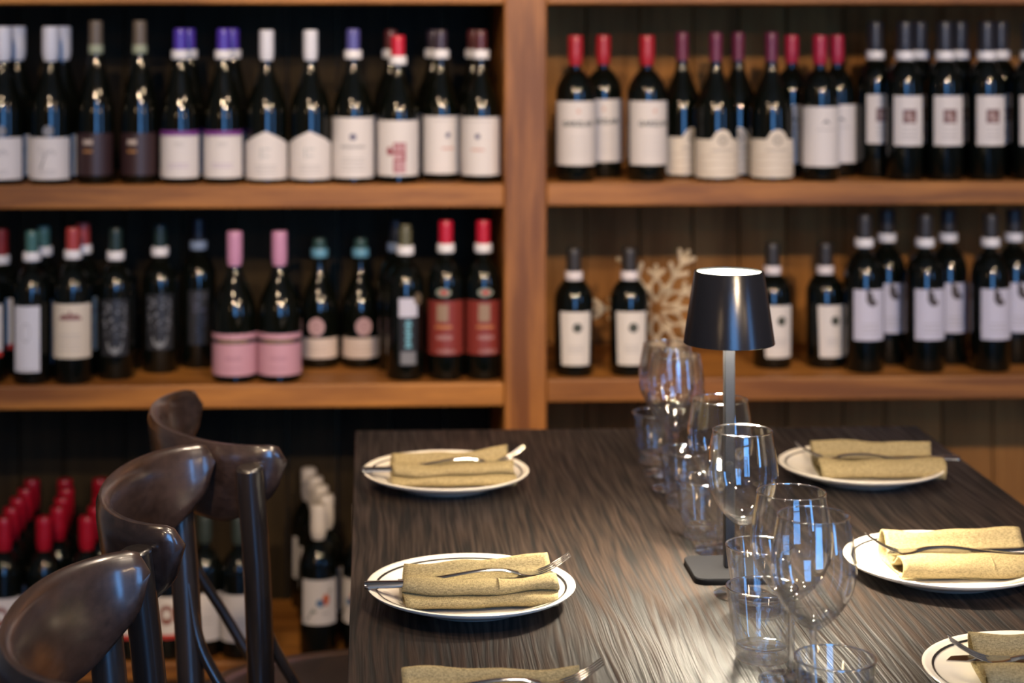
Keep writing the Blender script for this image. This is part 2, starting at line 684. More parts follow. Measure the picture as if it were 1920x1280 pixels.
# ------------------------------------------------------------------ shelving
Z2L, Z2R = 1.107, 1.109      # top of the upper shelf, left and right bay
Z3L, Z3R = 0.706, 0.713      # top of the lower shelf
ZB = 0.15                    # top of the bottom platform
TH = 0.047
ZT = 1.470                   # underside of the shelf above the frame
POSTW = 0.086
xp = x_at(985, SH)
XL, XR = xp - POSTW / 2 - 1.45, xp + POSTW / 2 + 1.45
shelf = thing('wine_shelving', 'tall oak wine shelving with a thick central post', 'shelving', (xp, SH, 0))


def spart(name, x0, x1, y0, y1, z0, z1, m, bev=.003, lab=None):
    cx, cyy, cz = (x0 + x1) / 2, (y0 + y1) / 2, (z0 + z1) / 2
    v, f = bevel_box(x0 - cx, x1 - cx, y0 - cyy, y1 - cyy, z0 - cz, z1 - cz, bev, 2)
    o = mesh_obj(name, v, f, m, shelf)
    o.location = (cx - xp, cyy - SH, cz)
    if lab:
        o['label'] = lab
    return o


HT = 2.15
for cx in (xp, XL - POSTW / 2, XR + POSTW / 2):
    spart('post', cx - POSTW / 2, cx + POSTW / 2, SH - .004, SH + DEPTH - .022, 0, HT, M_SHELF_Z, .004)
for (a, b_, z2, z3) in ((XL, xp - POSTW / 2, Z2L, Z3L), (xp + POSTW / 2, XR, Z2R, Z3R)):
    for z in (z2 - TH, z3 - TH, ZT, HT - TH):
        spart('shelf_board', a, b_, SH, SH + DEPTH - .022, z, z + TH, M_SHELF_X, .004)
    spart('platform', a, b_, SH + .0, SH + DEPTH - .022, ZB - .035, ZB, M_SHELF_X, .004)
    spart('plinth', a, b_, SH + .03, SH + .05, 0, ZB - .035, M_SHELF_X, .002)
# vertical back boards, uneven widths, slightly stepped
rr = random.Random(3)
for (a, b_, m) in ((XL, xp - POSTW / 2, M_BACK_L_SHADED), (xp + POSTW / 2, XR, M_BACK_R)):
    x = a
    while x < b_ - .01:
        wd = rr.uniform(.085, .135)
        x2 = min(x + wd, b_)
        if b_ - x2 < .05:
            x2 = b_
        off = rr.uniform(0, .006)
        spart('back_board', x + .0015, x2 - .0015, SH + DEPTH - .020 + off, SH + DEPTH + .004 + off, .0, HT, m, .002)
        x = x2

# ------------------------------------------------------------------ bottles
GL = {}


def profile_bottle(shape, H, r):
    n = 0.0122
    if shape == 'bordeaux':
        s0, s1 = .60 * H, .765 * H
        pts = [(0, .004), (r * .55, .003), (r * .9, 0), (r, .006), (r, s0 * .5), (r, s0)]
        for k in range(1, 9):
            t = k / 8
            e = 0.5 * (1 + cos(pi * t)) if t > .0 else 1
            e = (1 - t ** 2.1) ** .9 * .85 + .15 * (1 - t)
            pts.append((n + (r - n) * e, s0 + (s1 - s0) * t))
        pts += [(n, .84 * H), (n, .92 * H)]
    elif shape == 'burgundy':
        s0, s1 = .44 * H, .80 * H
        pts = [(0, .004), (r * .55, .003), (r * .9, 0), (r, .006), (r, s0 * .5), (r, s0)]
        for k in range(1, 11):
            t = k / 10
            e = (0.5 * (1 + cos(pi * t))) ** .92
            pts.append((n + (r - n) * e, s0 + (s1 - s0) * t))
        pts += [(n, .86 * H), (n, .92 * H)]
    else:  # tall flute
        s0, s1 = .36 * H, .86 * H
        pts = [(0, .004), (r * .55, .003), (r * .9, 0), (r, .006), (r, s0 * .5), (r, s0)]
        for k in range(1, 11):
            t = k / 10
            e = (0.5 * (1 + cos(pi * t))) ** .85
            pts.append((n + (r - n) * e, s0 + (s1 - s0) * t))
        pts += [(n, .92 * H)]
    pts += [(n + .0006, .945 * H), (n + .0006, .985 * H), (n * .8, .995 * H), (0, .995 * H)]
    return pts


def radius_at(prof, z):
    for (r0, z0), (r1, z1) in zip(prof[3:], prof[4:]):
        if z0 <= z <= z1 and z1 > z0:
            return r0 + (r1 - r0) * (z - z0) / (z1 - z0)
    return prof[5][0]


def bend(flat, prof, lift):
    """flat (u, z) points on the front of the bottle -> 3D"""
    out = []
    for u, z in flat:
        r = radius_at(prof, z) + lift
        a = u / r
        out.append((r * sin(a), -r * cos(a), z))
    return out


def flat_patch(u0, u1, z0, z1, top=None, nu=20, nz=4):
    """rectangle grid; top(t) gives a height factor of the upper edge, t in -1..1"""
    v, f = [], []
    for j in range(nz + 1):
        for i in range(nu + 1):
            t = -1 + 2 * i / nu
            zt = top(t) if top else z1
            v.append((u0 + (u1 - u0) * i / nu, z0 + (zt - z0) * j / nz))
    for j in range(nz):
        for i in range(nu):
            a = j * (nu + 1) + i
            f.append((a, a + 1, a + nu + 2, a + nu + 1))
    return v, f


def flat_disc(u, z, ru, rz=None, n=20, inner=0.0):
    rz = rz or ru
    if inner <= 0:
        v = [(u, z)] + [(u + ru * cos(2 * pi * k / n), z + rz * sin(2 * pi * k / n)) for k in range(n)]
        f = [(0, 1 + k, 1 + (k + 1) % n) for k in range(n)]
    else:
        v = [(u + s * ru * cos(2 * pi * k / n), z + s * rz * sin(2 * pi * k / n)) for s in (inner, 1) for k in range(n)]
        f = [(k, (k + 1) % n, n + (k + 1) % n, n + k) for k in range(n)]
    return v, f


def flat_poly(pts):
    n = len(pts)
    cx = sum(p[0] for p in pts) / n
    cz = sum(p[1] for p in pts) / n
    return [(cx, cz)] + list(pts), [(0, 1 + k, 1 + (k + 1) % n) for k in range(n)]


def flat_text(s, size, u, z, rot=0):
    c = bpy.data.curves.new('lettering', 'FONT')
    c.body = s
    c.size = size
    c.align_x = 'CENTER'
    c.align_y = 'CENTER'
    c.resolution_u = 2
    c.offset = size * .035
    o = bpy.data.objects.new('lettering', c)
    COL.objects.link(o)
    dg = bpy.context.evaluated_depsgraph_get()
    me = o.evaluated_get(dg).to_mesh()
    ca, sa = cos(rot), sin(rot)
    v = [(u + p.co.x * ca - p.co.y * sa, z + p.co.x * sa + p.co.y * ca) for p in me.vertices]
    f = [tuple(p.vertices) for p in me.polygons]
    o.evaluated_get(dg).to_mesh_clear()
    bpy.data.objects.remove(o)
    bpy.data.curves.remove(c)
    return v, f


def lines(zs, wu, h=.0016, u=0):
    return merge(*[flat_patch(u - wu, u + wu, z, z + h, None, 8, 1) for z in zs])


PAPER = (0.62, 0.58, 0.55)
CREAM = (0.60, 0.53, 0.43)


def C(name, c, rough=.55, **k):
    return mat(name, c, rough=rough, **k)


INK = C('ink_grey', (0.16, 0.16, 0.17))
INKG = C('ink_dark_green', (0.035, 0.05, 0.045))
INKF = C('ink_faint', (0.36, 0.34, 0.33))
P_WHITE = C('label_paper', PAPER, .6)
P_CREAM = C('label_cream', CREAM, .6)
P_PINK = C('label_pink', (0.50, 0.26, 0.31), .5)
P_RED = C('label_brick', (0.20, 0.028, 0.020), .45)
P_MAROON = C('label_maroon', (0.030, 0.012, 0.012), .45)
P_BLACK = C('label_black', (0.018, 0.019, 0.022), .4)


def T_(**k):
    return k


TYPES = {}


def deftype(key, shape, H, r, cap, caplen, capr=.0150, band=None, label=None, extra=(), capmat_rough=.35, bandr=.0182):
    """label: (zbase, ztop, halfwidth, material, topfunc); extra: list of (name, flat, material, on_label)"""
    prof = profile_bottle(shape, H, r)
    parts = []
    if band is not None:
        caplen += .013

    def mk(name, v, f, m, par, ang=35):
        me = bpy.data.meshes.new(name)
        me.from_pydata(v, [], f)
        me.materials.append(m)
        fin(me, True, ang)
        parts.append((name, me, par))
        return len(parts) - 1
    v, f = lathe(prof, 32)
    mk('glass', v, f, M_BOTTLEG if shape != 'bordeaux' else M_BOTTLE, None)
    z0 = H - caplen
    cp = [(radius_at(prof, z0) + .0006, z0)]
    for k in range(1, 5):
        z = z0 + caplen * k / 5
        cp.append((max(radius_at(prof, z) + .0007, capr), z))
    cp += [(capr, H - .004), (capr - .0015, H - .0005), (capr * .6, H), (0, H)]
    v, f = lathe(cp, 24)
    mk('capsule', v, f, cap, None)
    if band is not None:
        zb = z0 - .004
        v, f = lathe([(.0125, zb), (bandr - .001, zb), (bandr, zb + .002), (bandr, zb + .016), (bandr - .001, zb + .018), (.0125, zb + .018)], 24)
        mk('neck_band', v, f, band, None)
    li = None
    if label:
        zb, zt, hw, m, top = label
        fv, ff = flat_patch(-hw, hw, zb, zt, top, 28, 4)
        li = mk('label', bend(fv, prof, .0006), ff, m, None, 80)
    lift = .0010
    for name, (fv, ff), m, on in extra:
        mk(name, bend(fv, prof, lift), ff, m, li if (on and li is not None) else None, 80)
        lift += .00012
    TYPES[key] = parts


rim = lambda k: None
WHITECAP = C('foil_white', (0.62, 0.62, 0.66), .4)
BAND = C('band_white', (0.72, 0.70, 0.70), .5)
BANDB = C('band_blue', (0.16, 0.34, 0.52), .4)
# upper left
sq = [(-.018 + .0035 * i, .066 + .012 * sin(i * 1.9) * (1 if i < 4 else .5)) for i in range(11)]
scr = merge(*[flat_poly([(a[0] - .0006, a[1] - .0012), (b[0] + .0006, b[1] - .0012), (b[0] + .0006, b[1] + .0012), (a[0] - .0006, a[1] + .0012)]) for a, b in zip(sq, sq[1:])],
            flat_poly([(-.016, .032), (-.012, .032), (-.002, .062), (-.004, .062)]))
deftype('script', 'burgundy', .318, .0415, WHITECAP, .070, .0172, None, (.011, .095, .054, P_WHITE, None),
        [('lettering', scr, INK, 1), ('print', lines([.022, .028], .018), INKF, 1), ('seal', flat_disc(.002, .108, .011), C('seal_grey', (.20, .20, .21)), 0)])
deftype('maroon', 'tall', .330, .0385, C('foil_olive', (0.13, 0.10, 0.07), .45), .050, .0140, C('band_sage', (.30, .33, .22)), (.018, .103, .050, P_MAROON, None),
        [('print', flat_patch(-.016, .004, .080, .090), C('print_cream', (.42, .34, .28)), 1), ('print', flat_patch(-.016, .004, .064, .069), C('print_gold', (.32, .15, .05)), 1)], bandr=.0152)
TYPES_PURPLE = C('label_violet', (.16, .035, .20), .5)
deftype('purple', 'tall', .314, .0400, C('foil_violet', (0.07, 0.035, 0.34), .3), .045, .0138, BAND, (.013, .108, .052, P_WHITE, None),
        [('top_strip', flat_patch(-.052, .052, .098, .108, None, 28, 1), TYPES_PURPLE, 1), ('print', lines([.083, .078], .010), INKF, 1), ('print', lines([.034, .040], .022), C('print_lilac', (.38, .30, .42)), 1)])
deftype('house', 'burgundy', .311, .0425, WHITECAP, .062, .0150, None, (.010, .083, .060, P_CREAM if 0 else P_WHITE, lambda t: .083 + .024 * (1 - min(1, abs(t) * 1.15))),
        [('monogram', merge(flat_patch(-.010, -.008, .052, .073, None, 2, 1), flat_patch(-.005, .010, .070, .0715, None, 4, 1), flat_patch(-.005, .008, .056, .0575, None, 4, 1)), C('ink_teal', (.22, .27, .28)), 1),
         ('print', lines([.030, .036, .022], .022), INKF, 1)])
star = []
for kk in range(16):
    rr_ = .0085 if kk % 2 == 0 else .0055
    star.append((rr_ * cos(kk * pi / 8), .095 + rr_ * sin(kk * pi / 8)))
NAVY = C('ink_navy', (.055, .06, .13))
deftype('star', 'burgundy', .313, .0425, C('foil_indigo', (0.085, 0.08, 0.28), .35), .044, .0136, BAND, (.012, .134, .060, P_WHITE, None),
        [('star_emblem', flat_poly(star), NAVY, 1), ('print', lines([.073, .0755], .026), INK, 1), ('print', lines([.050, .044, .036, .028], .024), INKF, 1)])
stamp = merge(flat_patch(-.010, .016, .080, .083), flat_patch(-.010, -.006, .060, .083), flat_patch(.012, .016, .060, .083), flat_patch(-.014, .016, .060, .064),
              flat_patch(.001, .004, .064, .080), flat_patch(-.010, .016, .045, .049), flat_patch(-.010, -.007, .022, .045), flat_patch(-.010, .015, .022, .025), flat_patch(.010, .016, .049, .060),
              flat_disc(-.018, .066, .006, .009), flat_patch(-.010, .014, .033, .0355))
deftype('stamp', 'burgundy', .300, .0425, C('foil_scarlet', (0.50, 0.010, 0.030), .35), .043, .0145, BAND, (.016, .128, .058, P_WHITE, None),
        [('drawing_fill', flat_patch(-.010, .016, .022, .083), C('ink_pink', (.46, .27, .28)), 1), ('drawing', stamp, C('ink_crimson', (.26, .045, .06)), 1)])
for key, c in (('dot', (.045, .030, .045)), ('dotred', (.085, .020, .022))):
    deftype(key, 'burgundy', .311, .0405, C('foil_' + key, c, .35), .042, .0130, BAND, (.016, .134, .058, P_WHITE, None),
            [('star_emblem', flat_poly([(a * .8, .095 + (b - .095) * .8) for a, b in star]), NAVY, 1), ('print', lines([.066], .014, .004), C('print_rose', (.50, .27, .22)), 1), ('print', lines([.125], .030, .0015), INKF, 1)])
# upper right
RED = C('foil_red', (0.30, 0.010, 0.018), .38)
deftype('garz', 'bordeaux', .298, .0405, RED, .062, .0158, None, (.034, .164, .055, C('label_grey_paper', (.56, .52, .49), .6), None),
        [('lettering', flat_text('GARZLAN', .0150, .002, .118), INKG, 1), ('crest', flat_disc(.002, .144, .004), C('ink_salmon', (.50, .30, .24)), 1), ('print', lines([.090, .078, .066, .056], .022), C('ink_faintest', (.45, .42, .40)), 1)])
PLUM = C('foil_plum', (0.115, 0.012, 0.040), .4)
wv = merge(*[merge(*[flat_poly([(-.05 + i * .0125, z + .002 * sin(i * 1.3 + z * 99)), (-.0375 + i * .0125, z + .002 * sin((i + 1) * 1.3 + z * 99)),
                                (-.0375 + i * .0125, z + .0035 + .002 * sin((i + 1) * 1.3 + z * 99)), (-.05 + i * .0125, z + .0035 + .002 * sin(i * 1.3 + z * 99))]) for i in range(8)]) for z in (.050, .034, .018)])
deftype('dome', 'burgundy', .304, .0445, PLUM, .060, .0130, None, (.008, .088, .066, P_CREAM, lambda t: .086 + (.020 * sqrt(max(0, 1 - (t / .30) ** 2)) if abs(t) < .30 else 0)),
        [('medallion', flat_disc(0, .084, .010, None, 20, .55), C('ink_taupe', (.20, .17, .14)), 1), ('lettering', lines([.062], .024, .004), C('ink_taupe2', (.36, .31, .26)), 1), ('wave_print', wv, C('wave_tan', (.50, .42, .33)), 1)])
deftype('mount', 'bordeaux', .298, .0390, C('foil_cherry', (0.32, 0.010, 0.035), .38), .060, .0150, None, (.030, .152, .055, P_WHITE, None),
        [('mountain_emblem', flat_poly([(-.010, .116), (-.004, .123), (0, .127), (.004, .123), (.010, .116)]), INK, 1), ('print', lines([.104], .020, .002), INKF, 1)])
BLK = C('foil_black', (0.020, 0.021, 0.028), .38)
pic = flat_patch(-.014, .014, .118, .146)
deftype('picture', 'bordeaux', .326, .0385, BLK, .062, .0165, BAND, (.072, .174, .034, P_WHITE, None),
        [('picture', pic, C('picture_brown', (.13, .05, .045)), 1), ('picture_motif', merge(flat_disc(-.002, .134, .007, .006), flat_patch(-.005, .010, .122, .127)), C('picture_light', (.40, .29, .26)), 1),
         ('print', lines([.108, .100, .092, .086], .016), INKF, 1)], bandr=.0195)
# lower left
deftype('redfoot', 'bordeaux', .300, .0390, C('foil_deep_red', (.20, .01, .01)), .055, .015, BAND, (.055, .160, .045, P_WHITE, None),
        [('red_strip', flat_patch(-.045, .045, .055, .066, None, 28, 1), C('strip_red', (.45, .03, .02)), 1)])
TEAL = C('foil_teal', (0.05, 0.13, 0.115), .35)
deftype('narrow', 'bordeaux', .306, .0385, TEAL, .044, .0128, BAND, (.026, .158, .0285, C('label_cool', (.56, .56, .60)), None),
        [('emblem', flat_disc(0, .105, .010, .020, 20, .8), C('ink_silver', (.40, .40, .43)), 1), ('print', lines([.030], .020), INKF, 1)])
deftype('crest', 'bordeaux', .312, .0400, C('foil_coral', (0.34, 0.04, 0.035), .4), .046, .0145, BAND, (.053, .162, .050, P_CREAM, None),
        [('crest', merge(flat_patch(-.024, .024, .130, .136), flat_disc(-.012, .138, .007, .004), flat_disc(.012, .138, .007, .004), flat_poly([(-.007, .136), (.007, .136), (0, .150)])), C('ink_wine', (.22, .10, .09)), 1),
         ('print', lines([.100, .092, .080, .070], .022), INKF, 1)])
spk = random.Random(5)
deftype('darkl', 'bordeaux', .306, .0385, C('foil_forest', (0.012, 0.028, 0.024), .4), .048, .0135, BAND, (.050, .165, .030, P_BLACK, None),
        [('speckle', merge(*[flat_disc(spk.uniform(-.024, .024), spk.uniform(.09, .155), spk.uniform(.0015, .0035), None, 8) for _ in range(34)]), C('silver_fleck', (.16, .17, .19)), 1),
         ('shield', flat_poly([(-.017, .078), (.017, .078), (.013, .060), (0, .052), (-.013, .060)]), C('silver_shield', (.17, .18, .19)), 1)])
deftype('darkb', 'bordeaux', .312, .0385, C('foil_night', (0.010, 0.012, 0.018), .4), .048, .0135, C('band_slate', (.20, .26, .36)), (.050, .165, .022, P_BLACK, None),
        [('speckle', merge(*[flat_disc(spk.uniform(-.018, .018), spk.uniform(.06, .155), spk.uniform(.0012, .003), None, 8) for _ in range(26)]), C('violet_fleck', (.085, .085, .13)), 1)])
PINKF = C('foil_pink', (0.47, 0.22, 0.34), .42)
deftype('pink', 'burgundy', .303, .0450, PINKF, .070, .0160, None, (.016, .100, .066, P_PINK, None),
        [('dark_stripe', flat_patch(-.066, .066, .080, .089, None, 28, 1), C('stripe_black', (.03, .022, .02)), 1), ('gold_print', flat_patch(-.030, .030, .083, .086, None, 12, 1), C('print_gold2', (.30, .20, .07)), 1),
         ('print', lines([.052, .048, .030], .018), C('print_mauve', (.32, .15, .19)), 1)])
deftype('medal', 'burgundy', .270, .0400, C('foil_bottle_green', (0.03, 0.07, 0.06), .35), .022, .0135, C('band_teal', (.13, .32, .42), .35), (.022, .064, .055, C('label_blush', (.55, .44, .36)), None),
        [('round_seal', flat_disc(0, .088, .0175, .019), C('seal_rose', (.42, .26, .25)), 0), ('seal_motif', flat_disc(0, .088, .009, .010, 16, .7), C('seal_rose_dark', (.26, .12, .12)), 0), ('print', lines([.044, .036], .022), C('ink_tan', (.40, .29, .22)), 1)])
deftype('vertical', 'bordeaux', .314, .0390, C('foil_moss', (0.10, 0.095, 0.05), .4), .044, .0125, BAND, (.032, .170, .020, P_BLACK, None),
        [('tag', flat_patch(-.020, .020, .130, .168), C('tag_lilac', (.50, .49, .56)), 1), ('lettering', merge(*[flat_patch(-.0065 + .002 * (q_ % 2), .0065 - .0015 * (q_ % 3), .0680 + .0072 * q_, .0680 + .0072 * q_ + .0050, None, 4, 1) for q_ in range(8)]), C('print_aqua', (.16, .42, .50)), 1),
         ('lower_print', flat_patch(-.016, .016, .034, .060), C('print_grey', (.17, .17, .18)), 1), ('gold_seal', flat_disc(.022, .166, .010, .013), C('seal_bronze', (.12, .085, .05)), 0)])
deftype('brick', 'bordeaux', .322, .0372, C('foil_crimson', (0.42, 0.008, 0.028), .38), .048, .0150, BAND, (.052, .162, .052, P_RED, None),
        [('oval_seal', flat_disc(.0, .179, .016, .009), C('seal_sage', (.20, .22, .17)), 0), ('seal_dot', flat_disc(.001, .179, .009, .004), C('seal_scarlet', (.42, .02, .015)), 0),
         ('tower_print', flat_patch(-.014, .010, .120, .155), C('print_sand', (.26, .17, .11)), 1), ('gold_print', flat_patch(-.018, .018, .106, .112), C('print_orange', (.40, .15, .05)), 1),
         ('print', merge(flat_disc(.002, .088, .018, .005), flat_disc(.006, .060, .020, .004)), C('print_pale', (.30, .14, .13)), 1)])
# lower right
trap = lambda t: .158
deftype('trapeze', 'bordeaux', .258, .0400, C('foil_jet', (0.022, 0.018, 0.016), .45), .048, .0160, C('band_pearl', (.66, .60, .60)), None, [])


def trapeze():
    # label slightly narrower at the foot, with a dark round emblem
    H, r = .258, .0400
    prof = profile_bottle('bordeaux', H, r)
    v, f = [], []
    nu, nz = 24, 5
    for j in range(nz + 1):
        hw = .031 + .004 * j / nz
        for i in range(nu + 1):
            v.append((-hw + 2 * hw * i / nu, .024 + .108 * j / nz))
    for j in range(nz):
        for i in range(nu):
            a = j * (nu + 1) + i
            f.append((a, a + 1, a + nu + 2, a + nu + 1))
    P = TYPES['trapeze']

    def mk(name, fv, ff, m, par, lift):
        me = bpy.data.meshes.new(name)
        me.from_pydata(bend(fv, prof, lift), [], ff)
        me.materials.append(m)
        fin(me, True, 80)
        P.append((name, me, par))
        return len(P) - 1
    li = mk('label', v, f, C('label_ivory', (.62, .57, .51), .6), None, .0006)
    fv, ff = flat_disc(.003, .100, .0098)
    mk('round_emblem', fv, ff, C('emblem_green_black', (.022, .025, .018)), li, .0010)
    fv, ff = flat_disc(.003, .100, .0045, None, 16, .6)
    mk('emblem_ring', fv, ff, C('emblem_ring', (.12, .13, .08)), li, .0012)
    fv, ff = lines([.062, .056, .050], .016)
    mk('print', fv, ff, INKF, li, .0010)


trapeze()
swirl = merge(flat_disc(-.002, .155, .008, .013), flat_disc(.004, .145, .010, .007), flat_disc(-.006, .168, .004, .010))
deftype('swirl', 'bordeaux', .323, .0405, C('foil_coal', (0.024, 0.021, 0.020), .45), .050, .0165, BAND, (.068, .172, .036, C('label_lavender_white', (.55, .53, .60), .6), None),
        [('dark_emblem', swirl, C('emblem_umber', (.055, .043, .04)), 1), ('print', lines([.100, .092, .084], .018), INKF, 1)], bandr=.0195)
# bottom
CAPR = C('foil_wax_red', (0.30, 0.004, 0.016), .32)
face = merge(flat_disc(0, .092, .016, .020, 20, .55), flat_disc(0, .082, .006, .004))
deftype('face', 'bordeaux', .283, .0372, CAPR, .067, .0170, None, (.044, .128, .048, P_WHITE, None),
        [('drawing', face, C('ink_brown_red', (.22, .08, .06)), 1), ('red_strip', flat_patch(-.048, .048, .044, .053, None, 28, 1), C('strip_red', (.45, .03, .02)), 1)])
deftype('plainw', 'bordeaux', .280, .0372, C('foil_dim_green', (.02, .03, .025)), .055, .0150, None, (.035, .130, .045, P_WHITE, None), [('print', lines([.08, .07], .02), INKF, 1)])
def bm_(pts):
    return [(u * 1.25 - .002, z + .030) for u, z in pts]


bird = [('bird_tail', flat_poly(bm_([(-.026, .046), (-.021, .046), (-.006, .066), (-.012, .070)])), C('bird_tail', (.14, .16, .15)), 1),
        ('bird_body', flat_poly(bm_([(-.016, .060), (-.010, .072), (.004, .088), (.017, .108), (.021, .108), (.015, .088), (.006, .076), (-.008, .062)])), C('bird_olive', (.10, .08, .02)), 1),
        ('bird_breast', flat_disc(.011, .118, .0075, .012), C('bird_orange', (.50, .10, .03)), 1), ('bird_wing', flat_disc(-.001, .112, .0085, .008), C('bird_blue', (.08, .16, .28)), 1),
        ('twig', flat_patch(.004, .016, .090, .092), INK, 1)]
deftype('bird', 'bordeaux', .302, .0385, C('foil_bone', (0.50, 0.45, 0.40), .4), .070, .0165, None, (.068, .158, .041, P_WHITE, None), bird)


def bottle(key, px, dy, z, label, group, yaw=0, cat='wine bottle'):
    Y = SH + dy
    root = thing('wine_bottle', label, cat, (x_at(px, Y), Y, z), radians(yaw), group)
    objs = []
    for name, me, par in TYPES[key]:
        objs.append(link(name, me, root if par is None else objs[par]))
    return root


GUL = 'bottles on the upper left shelf'
for key, px, dy, yaw, lab in [
    ('script', 6, .055, 0, 'white-capped bottle with grey script on its label, cut by the left photo edge'),
    ('script', 33, .145, 10, 'white-capped bottle standing behind the leftmost upper-shelf bottle'),
    ('script', 95, .055, 0, 'white-capped bottle with grey script label, second from the left on the upper shelf'),
    ('script', 118, .145, 12, 'bluish white-capped bottle half hidden behind the second script-label bottle'),
    ('maroon', 180, .060, -8, 'tall dark bottle with a maroon label, left of the two alike'),
    ('maroon', 262, .060, -8, 'tall dark bottle with a maroon label, next to the purple-topped labels'),
    ('purple', 338, .055, 0, 'violet-capped bottle with a purple-topped white label, beside the maroon labels'),
    ('purple', 354, .142, 20, 'violet-capped bottle half hidden behind the left purple-topped label bottle'),
    ('purple', 419, .055, 0, 'violet-capped bottle with a purple-topped white label, beside the gabled labels'),
    ('purple', 436, .142, 20, 'violet-capped bottle half hidden behind the right purple-topped label bottle'),
    ('house', 500, .055, 0, 'white-capped bottle with a gable-shaped label, left of the pair'),
    ('house', 582, .055, 0, 'white-capped bottle with a gable-shaped label, right of the pair'),
    ('star', 662, .055, 0, 'indigo-capped bottle with a large white label bearing a navy star'),
    ('stamp', 746, .055, 0, 'red-capped bottle with a crimson stamp drawing on its white label'),
    ('dotred', 733, .145, 0, 'dark-capped bottle hidden behind the crimson stamp label bottle'),
    ('dot', 826, .105, 20, 'dark-capped bottle with a star turned right on its white label'),
    ('dot', 812, .195, 0, 'dark-capped bottle behind the bottle with its star turned right'),
    ('dotred', 901, .058, -12, 'brown-red-capped bottle with a small navy star, next to the central post'),
    ('dotred', 888, .150, 0, 'bottle hidden behind the brown-red-capped bottle by the central post'),
]:
    bottle(key, px, dy, Z2L, lab, GUL, yaw)
GUR = 'bottles on the upper right shelf'
for key, px, dy, yaw, lab in [
    ('garz', 1079, .055, 0, 'red-capped bottle with bold grey lettering, nearest right of the central post'),
    ('garz', 1131, .150, -8, 'red-capped bottle with bold lettering, half hidden behind the one by the post'),
    ('garz', 1213, .058, 12, 'red-capped bottle with bold lettering standing apart, beside the wavy labels'),
    ('dome', 1279, .140, 20, 'plum-capped bottle with a domed wavy label, leftmost of the wavy labels'),
    ('dome', 1342, .057, 8, 'plum-capped bottle with a domed wavy label, front left of the wavy group'),
    ('dome', 1384, .150, -10, 'plum-capped bottle squeezed behind and between the two front wavy labels'),
    ('dome', 1446, .057, 5, 'plum-capped bottle with a domed wavy label, front right of the wavy group'),
    ('mount', 1484, .145, 0, 'cherry-capped bottle behind the right wavy label bottle'),
    ('mount', 1537, .055, 6, 'cherry-capped bottle with a white label and tiny mountain emblem, in front'),
    ('mount', 1569, .150, 0, 'cherry-capped bottle behind the front mountain emblem bottle'),
    ('picture', 1641, .130, 8, 'tall black-capped bottle with its brown picture label partly covered'),
    ('picture', 1696, .058, 0, 'tall black-capped bottle with a brown picture label, first in the front row'),
    ('picture', 1724, .145, 0, 'tall black-capped bottle behind the first front brown picture label'),
    ('picture', 1771, .058, 0, 'tall black-capped bottle with a brown picture label, second in the front row'),
    ('picture', 1800, .145, 0, 'tall black-capped bottle behind the second front brown picture label'),
    ('picture', 1849, .058, 3, 'tall black-capped bottle with a brown picture label, third in the front row'),
    ('picture', 1876, .145, 0, 'tall black-capped bottle behind the third front brown picture label'),
    ('picture', 1931, .058, 0, 'tall black-capped bottle cut off by the right photo edge on the upper shelf'),
]:
    bottle(key, px, dy, Z2R, lab, GUR, yaw)
GLL = 'bottles on the lower left shelf'
for key, px, dy, yaw, lab in [
    ('redfoot', -26, .050, 0, 'bottle with a red-footed white label, cut by the left edge on the lower shelf'),
    ('redfoot', 2, .140, 0, 'dark bottle behind the red-footed label at the left edge of the lower shelf'),
    ('narrow', 60, .050, -8, 'teal-capped bottle with a narrow cool white label on the lower shelf'),
    ('narrow', 82, .140, 0, 'teal-capped bottle half hidden behind the narrow white label'),
    ('crest', 137, .050, 0, 'coral-capped bottle with a cream label and red roof crest'),
    ('crest', 156, .140, 10, 'coral-capped bottle half hidden behind the red roof crest label'),
    ('darkl', 217, .092, 5, 'dark bottle with a silver flecked black label, front of the receding dark three'),
    ('darkl', 300, .160, 5, 'dark bottle with a silver flecked black label, middle of the receding dark three'),
    ('darkb', 372, .215, 5, 'nearly black bottle at the back, rearmost of the receding dark three'),
    ('pink', 440, .052, 0, 'pink-capped bottle with a pink label and dark stripe, left of the pair'),
    ('pink', 524, .052, 0, 'pink-capped bottle with a pink label and dark stripe, right of the pair'),
    ('medal', 599, .205, -8, 'teal-banded bottle with a round rose seal, beside the pink labels'),
    ('medal', 676, .205, 10, 'teal-banded bottle with a round rose seal, beside the vertical lettering'),
    ('vertical', 760, .062, 8, 'moss-capped bottle with vertical aqua lettering on a black label'),
    ('darkb', 742, .165, 0, 'dark bottle in shadow behind the vertical aqua lettering'),
    ('brick', 836, .062, -10, 'crimson-capped bottle with a brick red label, left of the pair'),
    ('brick', 906, .062, 3, 'crimson-capped bottle with a brick red label, next to the central post'),
]:
    bottle(key, px, dy, Z3L, lab, GLL, yaw)
GLR = 'bottles on the lower right shelf'
